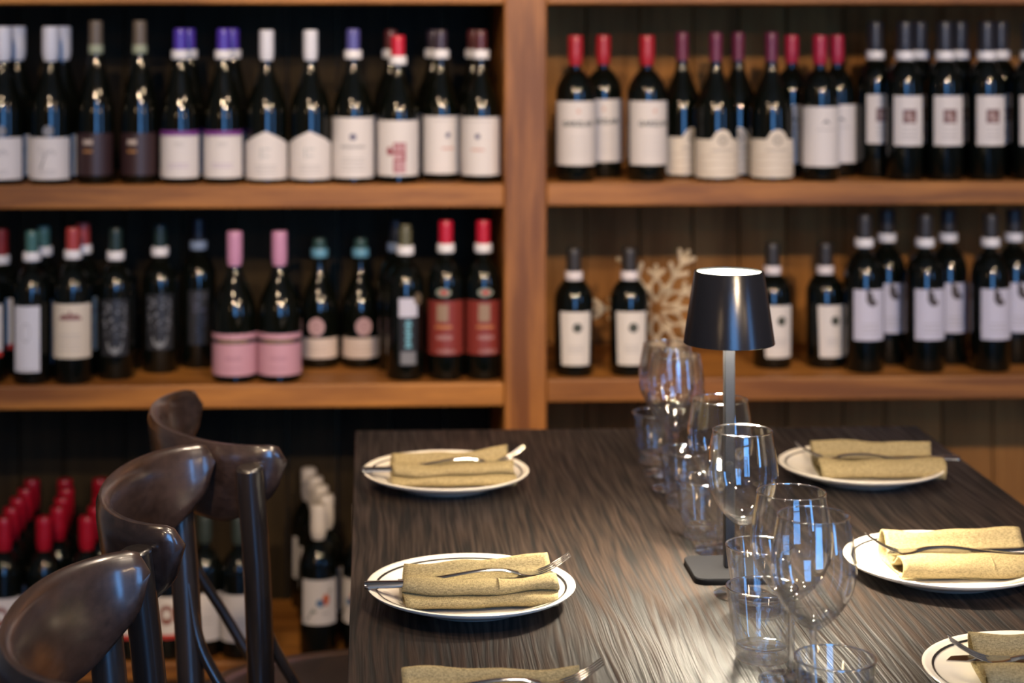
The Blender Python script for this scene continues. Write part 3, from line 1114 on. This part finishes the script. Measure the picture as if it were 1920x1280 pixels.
for key, px, dy, yaw, lab in [
    ('trapeze', 1076, .055, 0, 'short black-capped bottle with a round dark emblem, next to the central post'),
    ('trapeze', 1180, .055, 0, 'short black-capped bottle with a round dark emblem, in front of the snowflake'),
    ('trapeze', 1448, .125, 12, 'short black-capped bottle with a round dark emblem, partly behind the lampshade'),
    ('trapeze', 1547, .125, 14, 'short black-capped bottle with a round dark emblem, right of the lampshade'),
    ('swirl', 1620, .070, 5, 'tall bottle with a lavender white swirl label, first in the front row'),
    ('swirl', 1663, .160, 5, 'tall bottle with a lavender white label behind the first swirl label'),
    ('swirl', 1734, .070, 5, 'tall bottle with a lavender white swirl label, second in the front row'),
    ('swirl', 1778, .160, 5, 'tall bottle with a lavender white label behind the second swirl label'),
    ('swirl', 1857, .070, 5, 'tall bottle with a lavender white swirl label, third in the front row'),
    ('swirl', 1901, .160, 5, 'tall bottle with a lavender white label behind the third swirl label'),
]:
    bottle(key, px, dy, Z3R, lab, GLR, yaw)
GB = 'bottles standing on the bottom platform'
ORD = ['front', 'second', 'third', 'fourth', 'rearmost']
for cname, pxs in (('leftmost', [8, 22, 34, 48, 60]), ('next-to-leftmost', [83, 110, 117, 124, 122]), ('third from left', [163, 180, 188, 194, 188])):
    for i, px in enumerate(pxs):
        bottle('face', px, .048 + .078 * i, ZB, 'red-capped bottle on the bottom platform, %s in the %s column' % (ORD[i], cname), GB, 0)
bottle('face', 246, .048, ZB, 'red-footed label bottle glimpsed behind the middle chair back on the bottom platform', GB)
bottle('face', 316, .048, ZB, 'drawing label bottle seen between the two nearer chair posts', GB)
bottle('plainw', 384, .060, ZB, 'plain white label bottle glimpsed behind the far chair, left one', GB)
bottle('plainw', 448, .048, ZB, 'plain white label bottle glimpsed beside the far chair post, right one', GB)
for i, px in enumerate([597, 611, 601, 591, 579]):
    bottle('bird', px, .050 + .078 * i, ZB, ['bone-capped bottle with a colourful bird on its label, in front', 'bone-capped bottle directly behind the bird label bottle',
           'third bone-capped bottle behind the bird label', 'fourth bone-capped bottle behind the bird label', 'rearmost bone-capped bottle behind the bird label'][i], GB, 8 if i == 0 else 0)
bottle('bird', 678, .050, ZB, 'bone-capped bottle mostly hidden by the table edge, in front', GB, -40)
bottle('bird', 694, .140, ZB, 'bone-capped bottle mostly hidden by the table edge, behind', GB, -30)
bottle('face', 1916, .050, ZB, 'red-capped bottle peeking over the right table edge on the bottom platform', GB)

# ------------------------------------------------------------------ snowflake ornament on the lower right shelf
M_SNOW = mat('gold_glitter_cream', (0.62, 0.50, 0.33), rough=0.4, spec=0.6, bump=(700, .6), var=.25)
Ys = SH + .118
xc = x_at(1230, Ys)
d_ = xc * TS + Ys * TC
zc = CAM_H - (578 - PY) * d_ / FPX
RS = (zc - Z3R - .003) / sin(radians(60))
sn = thing('snowflake_ornament', 'large cream glitter snowflake ornament behind the table lamp', 'ornament', (xc, Ys, Z3R))


def bar(p, q, w, w2=None):
    """flat bar in the XZ plane with rounded ends, thickness in Y"""
    w2 = w2 or w
    p, q = Vector((p[0], 0, p[1])), Vector((q[0], 0, q[1]))
    t = (q - p).normalized()
    pts, n = [], 8
    path = [p - t * w * .9, p - t * w * .5, p, q, q + t * w2 * .5, q + t * w2 * .9]
    rad = [(.0035, w * .4), (.006, w * .85), (.007, w), (.007, w2), (.006, w2 * .85), (.0035, w2 * .4)]
    return loft(path, rad, 8, (0, 1, 0)) if False else loft(path, [(b, a) for a, b in rad], 8, (0, 1, 0))


c0 = zc - Z3R


def pol(a, r):
    return (r * cos(a), c0 + r * sin(a))


HW = .0044
for kk in range(6):
    a = radians(60 * kk)
    b = a + radians(30)
    pr = [bar(pol(a, RS * .28), pol(a, RS * .985), HW, HW)]
    for rr0, rl, sp in ((.76, .21, .62), (.55, .20, .80)):
        for s_ in (-1, 1):
            b0 = pol(a, RS * rr0)
            pr.append(bar(b0, (b0[0] + RS * rl * cos(a + s_ * sp), b0[1] + RS * rl * sin(a + s_ * sp)), HW, HW * 1.15))
    v, f = merge(*pr)
    mesh_obj('long_arm', v, f, M_SNOW, sn, True)
    # short arm in between with a three-pronged leaf
    pr = [bar(pol(b, RS * .46), pol(b, RS * .64), HW, HW)]
    for s_ in (-1, 1):
        b0 = pol(b, RS * .47)
        pr.append(bar(b0, (b0[0] + RS * .15 * cos(b + s_ * .85), b0[1] + RS * .15 * sin(b + s_ * .85)), HW, HW))
    v, f = merge(*pr)
    mesh_obj('short_arm', v, f, M_SNOW, sn, True)
    # open leaf loop in the hub, tied to the long arms
    pr = []
    for s_ in (-1, 1):
        q = [pol(b, RS * .11), pol(b + s_ * radians(17), RS * .22), pol(b + s_ * radians(15), RS * .34), pol(b, RS * .47)]
        pts_ = smooth_path([(p_[0], 0, p_[1]) for p_ in q], 3)
        pr += [bar((p0.x, p0.z), (p1.x, p1.z), HW * .8) for p0, p1 in zip(pts_, pts_[1:])]
        pr.append(bar(pol(b + s_ * radians(16), RS * .30), pol(b + s_ * radians(30), RS * .42), HW * .85))
    v, f = merge(*pr)
    mesh_obj('leaf_loop', v, f, M_SNOW, sn, True)

# ------------------------------------------------------------------ dining table
TZ = 0.75
TX0, TX1, TY0, TY1 = -.022, .925, 1.05, 3.125
table = thing('dining_table', 'long dark brushed-oak dining table set for guests', 'table', ((TX0 + TX1) / 2, (TY0 + TY1) / 2, 0))
tx, ty = (TX0 + TX1) / 2, (TY0 + TY1) / 2
cuts = [TX0, .118, .285, .455, .62, .775, TX1]
for a, b_ in zip(cuts, cuts[1:]):
    cx = (a + b_) / 2
    v, f = bevel_box(a - cx, b_ - cx, TY0 - ty, TY1 - ty, TZ - .035, TZ, .00012 if a != TX0 else .0006, 1)
    o = mesh_obj('plank', v, f, M_TABLE, table)
    o.location = (cx - tx, 0, 0)
M_IRON = mat('table_iron', (0.012, 0.012, 0.013), rough=0.5, bump=(200, .1))
for yy in (1.5, 2.62):
    v, f = bevel_box(-.30, .30, yy - ty - .04, yy - ty + .04, 0.012, .045, .006)
    mesh_obj('foot', v, f, M_IRON, table)
    v, f = bevel_box(-.045, .045, yy - ty - .045, yy - ty + .045, .045, TZ - .075, .006)
    mesh_obj('pedestal', v, f, M_IRON, table)
    v, f = bevel_box(-.30, .30, yy - ty - .035, yy - ty + .035, TZ - .075, TZ - .035, .006)
    mesh_obj('bearer', v, f, M_IRON, table)
    for xx in (-.27, .27):
        v, f = lathe([(0, 0), (.02, 0), (.02, .012), (0, .012)], 12)
        o = mesh_obj('glide', v, f, M_IRON, table)
        o.location = (xx, yy - ty, 0)

# ------------------------------------------------------------------ plates, napkins, cutlery
PR_ = .122


def make_plate():
    prof = [(0, .004), (.060, .004), (.064, .0), (.070, .0), (.073, .005), (.100, .0115), (.118, .0185), (PR_, .0215), (PR_ + .0008, .0232),
            (PR_ - .0008, .0242), (.118, .0228), (.100, .0160), (.084, .0105), (.076, .0088), (.04, .0080), (0, .0080)]
    v, f = lathe(prof, 72)
    me = bpy.data.meshes.new('dish')
    me.from_pydata(v, [], f)
    me.materials.append(M_PLATE)
    fin(me, True, 60)
    v, f = lathe([(.1105, .0202), (.1130, .0212), (.1130, .0216), (.1105, .0206), (.1105, .0202)], 72)
    ml = bpy.data.meshes.new('rim_line')
    ml.from_pydata(v, [], f)
    ml.materials.append(M_LINE)
    fin(ml, True, 60)
    return me, ml


DISH, RLINE = make_plate()


def plate(xy, label):
    t = thing('dinner_plate', label, 'plate', (xy[0], xy[1], TZ), 0, 'cream plates set along the table')
    link('dish', DISH, t)
    link('rim_line', RLINE, t)['label'] = 'thin dark line around the rim'
    return t


def napkin(xy, rz, label, seed, length=.182, flip=False, double=True, backup=.0):
    rn = random.Random(seed)
    t = thing('folded_napkin', label, 'napkin', (xy[0], xy[1], TZ + .0088), rz, 'folded khaki napkins on the plates')
    if double:
        P = [(-.040, .0018), (-.010, .0014), (.030, .0016), (.042, .004), (.0455, .013), (.0425, .025), (.036, .0315), (.030, .028), (.024, .021), (.012, .013), (.0, .0115),
             (-.010, .016), (-.016, .024), (-.024, .0295), (-.034, .0285), (-.0405, .0235), (-.0395, .0180), (-.033, .0158), (-.036, .0146), (-.0455, .0130), (-.0500, .0085), (-.047, .0040)]
    else:
        P = [(-.040, .0018), (-.010, .0014), (.034, .0016), (.050, .004), (.0545, .014), (.0530, .028), (.047, .0365), (.041, .034), (.034, .024), (.022, .0125), (.006, .0105),
             (-.006, .0125), (-.014, .019), (-.022, .0245), (-.033, .0245), (-.043, .0190), (-.0475, .0110), (-.046, .0045)]
    sec = smooth_path([(0, y, z) for y, z in P], 4)
    nx = 26
    v, f = [], []
    ph = [rn.uniform(0, 6) for _ in range(6)]
    for i in range(nx + 1):
        s = -1 + 2 * i / nx
        for j, p in enumerate(sec):
            y, z = p.y, p.z
            bow = .004 * s * s
            wob = .0018 * sin(3.1 * s + ph[0] + j * .09) + .0011 * sin(7 * s + ph[1] + j * .15)
            zz = z + (wob * .7 + (bow * .6 if y < 0 else 0)) * min(1, z / .012)
            if y > .02:
                zz += backup * max(0, s - .05) * min(1, max(0, z / .03)) * 1.0
            yy = y + wob * 1.0
            # skewed, slightly ragged ends
            xx = s * length / 2 * (1 + (.02 * sin(ph[2] + j * .21) + .015 * (1 if y < -.02 else -1)) * abs(s))
            v.append((xx, yy, zz))
    m = len(sec)
    for i in range(nx):
        for j in range(m - 1):
            a = i * m + j
            f.append((a, a + 1, a + m + 1, a + m))
    o = mesh_obj('cloth', v, f, M_NAPKIN, t, True, 80)
    md = o.modifiers.new('thickness', 'SOLIDIFY')
    md.thickness = .0022
    md.offset = 0
    # stitched hem across the roll
    hx = length * .12
    hem = []
    k0 = [q for q in sec if q.y < -.012 and q.z > .012] or sec
    hv, hf = [], []
    for q in k0:
        for xx in (hx - .0012, hx + .0012):
            hv.append((xx, q.y * 1.012 - .0004 + 0.0018 * sin(3.1 * (xx / (length / 2)) + ph[0] + sec.index(q) * .09) + .0011 * sin(7 * (xx / (length / 2)) + ph[1] + sec.index(q) * .15), q.z + .0016))
    for k in range(len(k0) - 1):
        hf.append((2 * k, 2 * k + 1, 2 * k + 3, 2 * k + 2))
    ho = mesh_obj('hem', hv, hf, M_NAPKIN, t, True, 80)
    md = ho.modifiers.new('thickness', 'SOLIDIFY')
    md.thickness = .0008
    return t


def fork_meshes():
    L_ = .198
    path = smooth_path([(-.098, 0, .0010), (-.080, 0, .0004), (-.040, 0, .0035), (.0, 0, .0075), (.028, 0, .0065), (.044, 0, .0030)], 5)
    wid = []
    for p in path:
        t = (p.x + .098) / .142
        if t < .5:
            wv_ = .0088 - .008 * t
        else:
            wv_ = .0048 - .0016 * (t - .5) * 2
        if t > .85:
            wv_ += (t - .85) * .03
        if t < .04:
            wv_ *= .75
        wid.append((wv_, .0013 + .0007 * min(1, max(0, (t - .3) * 2))))
    v, f = loft(path, wid, 10)
    h = bpy.data.meshes.new('handle')
    h.from_pydata(v, [], f)
    h.materials.append(M_STEEL)
    fin(h, True, 50)
    pth = smooth_path([(.040, 0, .0040), (.050, 0, .0012), (.062, 0, .0008), (.068, 0, .0020)], 5)
    wd = []
    for i, p in enumerate(pth):
        t = i / (len(pth) - 1)
        wd.append((.0045 + .0078 * min(1, t * 1.6), .0010))
    v, f = loft(pth, wd, 12)
    hd = bpy.data.meshes.new('head')
    hd.from_pydata(v, [], f)
    hd.materials.append(M_STEEL)
    fin(hd, True, 50)
    pt = smooth_path([(.064, 0, .0012), (.078, 0, .0055), (.092, 0, .0125), (.106, 0, .0215)], 4)
    v, f = loft(pt, [(.0016 - .0007 * i / (len(pt) - 1), .0009 - .0003 * i / (len(pt) - 1)) for i in range(len(pt))], 8)
    tn = bpy.data.meshes.new('tine')
    tn.from_pydata(v, [], f)
    tn.materials.append(M_STEEL)
    fin(tn, True, 50)
    return h, hd, tn


def knife_meshes():
    path = smooth_path([(-.115, 0, .004), (-.100, 0, .0042), (-.060, 0, .004), (-.010, 0, .0038), (.002, 0, .0038)], 5)
    wid = []
    for p in path:
        t = (p.x + .115) / .117
        wid.append(((.0088 - .0028 * t) * (.7 if t < .02 else 1), .0034 - .0012 * t))
    v, f = loft(path, wid, 12)
    h = bpy.data.meshes.new('handle')
    h.from_pydata(v, [], f)
    h.materials.append(M_STEEL)
    fin(h, True, 50)
    # blade: thin wedge with a curved belly
    v, f = [], []
    n = 16
    for i in range(n + 1):
        t = i / n
        xx = .000 + .108 * t
        top = .0065 - .0015 * t
        bot = -.0095 * (1 if t < .6 else sqrt(max(0, 1 - ((t - .6) / .4) ** 2.2)))
        if t >= .999:
            bot = top - .0006
        if t < .06:
            bot = -.005
        v += [(xx, top, .0046), (xx, top, .0032), (xx, bot, .0037), (xx, bot, .0041)]
    for i in range(n):
        a = 4 * i
        for k in range(4):
            k2 = (k + 1) % 4
            f.append((a + k, a + k2, a + 4 + k2, a + 4 + k))
    f += [(0, 1, 2, 3), (4 * n + 3, 4 * n + 2, 4 * n + 1, 4 * n)]
    b = bpy.data.meshes.new('blade')
    b.from_pydata(v, [], f)
    b.materials.append(M_STEEL)
    fin(b, False)
    return h, b


FORK, KNIFE = fork_meshes(), knife_meshes()


def fork(xyz, rz, tilt, label, roll=0):
    t = thing('dinner_fork', label, 'fork', xyz, rz, 'steel forks on the napkins')
    t.rotation_euler = (roll, tilt, rz)
    link('handle', FORK[0], t)
    link('head', FORK[1], t)
    for yy in (-.0093, -.0031, .0031, .0093):
        o = link('tine', FORK[2], t)
        o.location = (0, yy, 0)
    return t


def knife(xyz, rz, tilt, label, roll=0):
    t = thing('table_knife', label, 'knife', xyz, rz, 'steel knives on the napkins')
    t.rotation_euler = (roll, tilt, rz)
    link('handle', KNIFE[0], t)
    link('blade', KNIFE[1], t)
    return t


ZR = TZ + .022
SETS = [
    # px, py of plate rim centre, side, words, napkin seed
    (836, 881, 'L', 'far left', 1), (883, 1095, 'L', 'middle left', 2), (930, 1352, 'L', 'near left', 3),
    (1615, 869, 'R', 'far right', 4), (1772, 1047, 'R', 'middle right', 5), (1962, 1258, 'R', 'near right', 6),
]
for px, py, side, wd, sd in SETS:
    x, y = on_plane(px, py, ZR)
    plate((x, y), 'cream plate with a thin dark rim line, %s place of the table' % wd)
    zn = TZ + .0088
    if side == 'L':
        nx_, ny_ = x + .008, y - .010
        if wd == 'near left':
            nx_, ny_ = x + .0, y + .055
        rz = {'far left': radians(2), 'middle left': radians(1.5), 'near left': radians(-1)}[wd]
        napkin((nx_, ny_), rz, 'khaki linen napkin folded on the %s plate' % wd, sd, .176, double=True, backup=.012 if wd != 'near left' else .0)
        fork((nx_ + .004, ny_ + .010, zn + .0215), rz + radians(2), radians(-1.5), 'steel fork with raised tines on the %s napkin' % wd)
        knife((nx_ - .018, ny_ - .004, zn + .0165), rz, radians(-.8), 'steel knife lying in the fold of the %s napkin' % wd, radians(10))
    else:
        nx_, ny_ = x + .022, y - .004
        rz = {'far right': radians(-3), 'middle right': radians(1.5), 'near right': radians(-6)}[wd]
        napkin((nx_, ny_), rz, 'khaki linen napkin folded on the %s plate' % wd, sd, .180, double=False)
        fork((nx_ - .012, ny_ + .008, zn + .0185), rz + pi + radians(-3), radians(-1.0), 'steel fork with raised tines on the %s napkin' % wd)
        knife((nx_ + (.014 if wd != 'near right' else -.012), ny_ + .016, zn + .0155), rz + pi + radians(1), radians(-.5), 'steel knife lying in the fold of the %s napkin' % wd, radians(-8))

# ------------------------------------------------------------------ glassware
def mk_mesh(name, v, f, m, ang=50):
    me = bpy.data.meshes.new(name)
    me.from_pydata(v, [], f)
    me.materials.append(m)
    fin(me, True, ang)
    return me


def crom(pts, n=5):
    return [(p.x, p.z) for p in smooth_path([(r, 0, z) for r, z in pts], n)]


def wine_meshes():
    H = .196
    outer = crom([(.0042, .084), (.012, .0875), (.026, .101), (.0375, .120), (.0423, .140), (.0415, .158), (.0385, .178), (.0352, .1955)], 5)
    inner = [(max(r - .00095, 0.0), z + (.0045 if z < .095 else .0009 if z < .11 else 0)) for r, z in outer]
    inner = [(r, min(z, .1955)) for r, z in inner]
    prof = [(0, .0835)] + outer + [(.0350, .1962), (.0346, .1962)] + list(reversed(inner[1:])) + [(0, .0905)]
    bowl = mk_mesh('bowl', *lathe(prof, 56), M_THIN)
    rimr = mk_mesh('rim', *lathe([(.0349 + .0010 * cos(2 * pi * k / 8), .1960 + .0010 * sin(2 * pi * k / 8)) for k in range(9)], 64), M_RIM, 80)
    stem = mk_mesh('stem', *lathe([(0, .0052), (.0085, .0052), (.0056, .0085), (.0042, .015), (.0036, .030), (.0034, .055), (.0036, .074), (.0044, .0830), (0, .0832)], 24), M_GLASS)
    foot = mk_mesh('foot', *lathe([(0, .0), (.033, .0), (.0345, .0006), (.0345, .0014), (.030, .0020), (.018, .0030), (.009, .0048), (0, .0050)], 48), M_THIN)
    return bowl, stem, foot, rimr


def tumbler_meshes():
    wall = [(.0296, .0085), (.0385, .0760), (.0382, .0772), (.0374, .0774), (.0368, .0766), (.0278, .0190), (.0264, .0150), (.022, .0134), (.010, .0128), (0, .0126)]
    base = [(0, .0015), (.022, .0010), (.0265, .0), (.0280, .0012), (.0288, .004), (.0295, .0085), (.0277, .0140), (.0262, .0146), (.022, .0130), (.010, .0124), (0, .0122)]
    rimr = mk_mesh('rim', *lathe([(.0378 + .0011 * cos(2 * pi * k / 8), .0768 + .0011 * sin(2 * pi * k / 8)) for k in range(9)], 64), M_RIM, 80)
    return mk_mesh('wall', *lathe(wall, 56), M_THIN), mk_mesh('base', *lathe(base, 56), M_GLASS), rimr


WINE, TUMB = wine_meshes(), tumbler_meshes()
GLW = [
    (1525, 1338, 'wine glass nearest the camera, in front of all other stemware'),
    (1484, 1277, 'wine glass just behind the nearest one, its bowl overlapped by it'),
    (1392, 1115, 'wine glass standing close in front of the lamp pole'),
    (1350, 1033, 'wine glass standing just behind the lamp pole'),
    (1267, 917, 'far wine glass, right one of the blurred far pair'),
    (1250, 888, 'far wine glass, left one of the blurred far pair'),
]
for px, py, lab in GLW:
    x, y = on_plane(px, py, TZ)
    t = thing('wine_glass', lab, 'wine glass', (x, y, TZ), random.uniform(0, 6), 'empty wine glasses along the table')
    for n_, me in zip(('bowl', 'stem', 'foot', 'rim'), WINE):
        link(n_, me, t)
GTM = [
    (1566, 1384, 'short water tumbler cut by the bottom photo edge, nearest of all'),
    (1429, 1234, 'short water tumbler left of the nearest wine glass stems'),
    (1423, 1146, 'short water tumbler just behind the one left of the stems, before the lamp base'),
    (1322, 1006, 'short water tumbler left of the lamp base, beneath the front wine bowls'),
    (1287, 946, 'short water tumbler between the lamp and the far glasses'),
    (1232, 866, 'short water tumbler farthest back on the table, leftmost one'),
]
for px, py, lab in GTM:
    x, y = on_plane(px, py, TZ)
    t = thing('water_tumbler', lab, 'tumbler', (x, y, TZ), 0, 'short tumblers along the table')
    link('wall', TUMB[0], t)
    link('base', TUMB[1], t)
    link('rim', TUMB[2], t)

# ------------------------------------------------------------------ table lamp
LX, LY = on_plane(1367, 1074, TZ)
lamp = thing('table_lamp', 'cordless black table lamp with a conical shade, lit', 'lamp', (LX, LY, TZ), 0)
v, f = bevel_box(-.050, .050, -.050, .050, 0, .008, .0035, 2)
bm = bmesh.new()
pts = []
rc = .014
for (sx, sy, a0) in ((1, 1, 0), (-1, 1, 90), (-1, -1, 180), (1, -1, 270)):
    for k in range(7):
        a = radians(a0 + 15 * k)
        pts.append((sx * (.050 - rc) + rc * cos(a), sy * (.050 - rc) + rc * sin(a)))
v, f = [], []
n = len(pts)
for s, z in ((.99, 0), (1, .001), (1, .0065), (.985, .008)):
    v += [(p[0] * s, p[1] * s, z) for p in pts]
for j in range(3):
    for k in range(n):
        k2 = (k + 1) % n
        f.append((j * n + k, j * n + k2, (j + 1) * n + k2, (j + 1) * n + k))
f += [tuple(reversed(range(n))), tuple(3 * n + k for k in range(n))]
mesh_obj('base', v, f, mat('lamp_base_black', (.006, .006, .007), rough=.5, spec=.1), lamp, True, 30)
v, f = bevel_box(-.0065, .0065, -.0065, .0065, .008, .372, .0012, 1)
mesh_obj('pole', v, f, M_LAMPPOLE, lamp)
ZS0, ZS1 = .285, .374
r0, r1 = .0560, .0428
v, f = lathe([(r0, ZS0), (r0 + .0004, ZS0 + .0006), (r1 + .0004, ZS1 - .0006), (r1, ZS1), (r1 - .0030, ZS1), (r1 - .0032, ZS1 - .003), (r0 - .0016, ZS0 + .0006), (r0, ZS0)], 72)
mesh_obj('shade', v, f, M_BLACK, lamp, True, 30)
v, f = lathe([(0, ZS1 - .0045), (r1 - .0033, ZS1 - .0045), (r1 - .0033, ZS1 - .0022), (0, ZS1 - .0022)], 48)
mesh_obj('top_diffuser', v, f, emit('lamp_diffuser', (1.0, .93, .72), 9.0), lamp)['label'] = 'glowing white disc on top of the shade'
v, f = lathe([(.0075, ZS1 - .030), (.036, ZS1 - .030), (.036, ZS1 - .022), (.0075, ZS1 - .022)], 36)
mesh_obj('light_disc', v, f, emit('lamp_led', (1.0, .88, .66), 60.0), lamp)
ld = bpy.data.lights.new('lamp_light', 'SPOT')
ld.energy = 120.0
ld.color = (1.0, .88, .68)
ld.spot_size = radians(150)
ld.spot_blend = .5
ld.shadow_soft_size = .028
lo = bpy.data.objects.new('lamp_light', ld)
COL.objects.link(lo)
lo.location = (LX, LY, TZ + ZS1 - .036)

# ------------------------------------------------------------------ chairs
def chair(loc, rz, label):
    t = thing('bentwood_chair', label, 'chair', loc, rz, 'dark bentwood chairs along the left table side')
    # backrest band: swept along a C-shaped plan curve open towards +X
    n = 40
    v, f = [], []
    prof_n = 14
    hw = .205
    for i in range(n + 1):
        s = -1 + 2 * i / n
        e = abs(s)
        ang = s * radians(82)
        px_ = -.118 - .132 * cos(ang) ** .85
        py_ = hw * sin(ang) / sin(radians(82))
        # plan tangent
        ds = .01
        a2 = (s + ds) * radians(82)
        a1 = (s - ds) * radians(82)
        tx_ = (-.132 * max(cos(a2), 0.001) ** .85) - (-.132 * max(cos(a1), 0.001) ** .85)
        ty_ = hw * (sin(a2) - sin(a1))
        tl = sqrt(tx_ ** 2 + ty_ ** 2) or 1
        nxv, nyv = ty_ / tl, -tx_ / tl          # points outwards (-x side) or inwards
        ztop, zbot = .872 - .004 * (1 - e), .758
        if e > .50:
            q = (e - .50) / .50
            zbot += .060 * q ** 1.7
        if e > .90:
            q = (e - .90) / .10
            rd = 1 - sqrt(max(0, 1 - q ** 2))
            ztop -= .026 * rd
            zbot += .032 * rd
        h = max(.002, (ztop - zbot) / 2)
        zcn = (ztop + zbot) / 2
        th = .0125 * (1 if e < .93 else max(.45, 1 - (e - .93) * 7))
        for k in range(prof_n):
            a = 2 * pi * k / prof_n
            ca, sa = cos(a), sin(a)
            # superellipse section, leaning back towards the top
            ox = th * (abs(ca) ** .7) * (1 if ca > 0 else -1)
            oz = h * (abs(sa) ** .75) * (1 if sa > 0 else -1)
            lean = -.16 * oz
            v.append((px_ + nxv * ox + lean * nxv * (1 if nxv > 0 else 1), py_ + nyv * ox + lean * nyv, zcn + oz))
    for i in range(n):
        for k in range(prof_n):
            k2 = (k + 1) % prof_n
            f.append((i * prof_n + k, i * prof_n + k2, (i + 1) * prof_n + k2, (i + 1) * prof_n + k))
    f.append(tuple(range(prof_n)))
    f.append(tuple(n * prof_n + k for k in reversed(range(prof_n))))
    mesh_obj('backrest', v, f, M_CHAIR, t, True, 60)
    # seat
    so = []
    for k in range(40):
        a = 2 * pi * k / 40
        r = 1 / ((abs(cos(a)) ** 2.6 + abs(sin(a)) ** 2.6) ** (1 / 2.6))
        so.append((.195 * r * cos(a), .195 * r * sin(a) * (1.0 + .05 * cos(a))))
    v, f = [], []
    for sc_, z in ((.0, .425), (.93, .422), (.985, .426), (1.0, .436), (.985, .447), (.95, .450), (.80, .444), (0, .442)):
        v += [(p[0] * max(sc_, .001), p[1] * max(sc_, .001), z) for p in so]
    for j in range(7):
        for k in range(40):
            k2 = (k + 1) % 40
            f.append((j * 40 + k, j * 40 + k2, (j + 1) * 40 + k2, (j + 1) * 40 + k))
    mesh_obj('seat', v, f, M_CHAIR_Z, t, True, 60)
    for s in (-1, 1):
        pth = smooth_path([(-.185, s * .140, 0), (-.172, s * .158, .20), (-.168, s * .176, .45), (-.180, s * .198, .68), (-.196, s * .212, .848)], 5)
        n_ = len(pth)
        v, f = loft(pth, [(.0135 + .005 * min(1, i / (n_ * .5)), .0135 + .005 * min(1, i / (n_ * .5))) for i in range(n_)], 14, (1, 0, 0))
        # rounded top
        top = pth[-1]
        o = mesh_obj('rear_leg', v, f, M_CHAIR_Z, t, True, 50)
        md = o.modifiers.new('soft_end', 'BEVEL')
        md.width = .004
        md.segments = 2
        md.limit_method = 'ANGLE'
        pth = smooth_path([(.150, s * .165, 0), (.145, s * .160, .22), (.140, s * .150, .426)], 5)
        v, f = loft(pth, [(.0125 + .005 * i / 10, .0125 + .005 * i / 10) for i in range(len(pth))], 12, (1, 0, 0))
        mesh_obj('front_leg', v, f, M_CHAIR_Z, t, True, 50)
        # bent brace from the rear leg down to the seat
        pth = smooth_path([(-.176, s * .192, .690), (-.160, s * .184, .610), (-.118, s * .172, .535), (-.070, s * .155, .448)], 6)
        v, f = loft(pth, [(.008, .011)] * len(pth), 10, (0, 1, 0))
        mesh_obj('brace', v, f, M_CHAIR_Z, t, True, 50)
    v, f = lathe([(.135, .250), (.141, .243), (.148, .250), (.141, .257), (.135, .250)], 40)
    mesh_obj('foot_ring', v, f, M_CHAIR_Z, t, True, 60)
    return t


chair((-.083, 1.795, 0), radians(2), 'dark bentwood chair nearest the camera, cut by the bottom left photo corner')
chair((-.063, 2.295, 0), radians(0), 'dark bentwood chair in the middle of the row, its curved back fully visible')
chair((-.050, 2.735, 0), radians(21), 'dark bentwood chair at the far table end, turned slightly away')
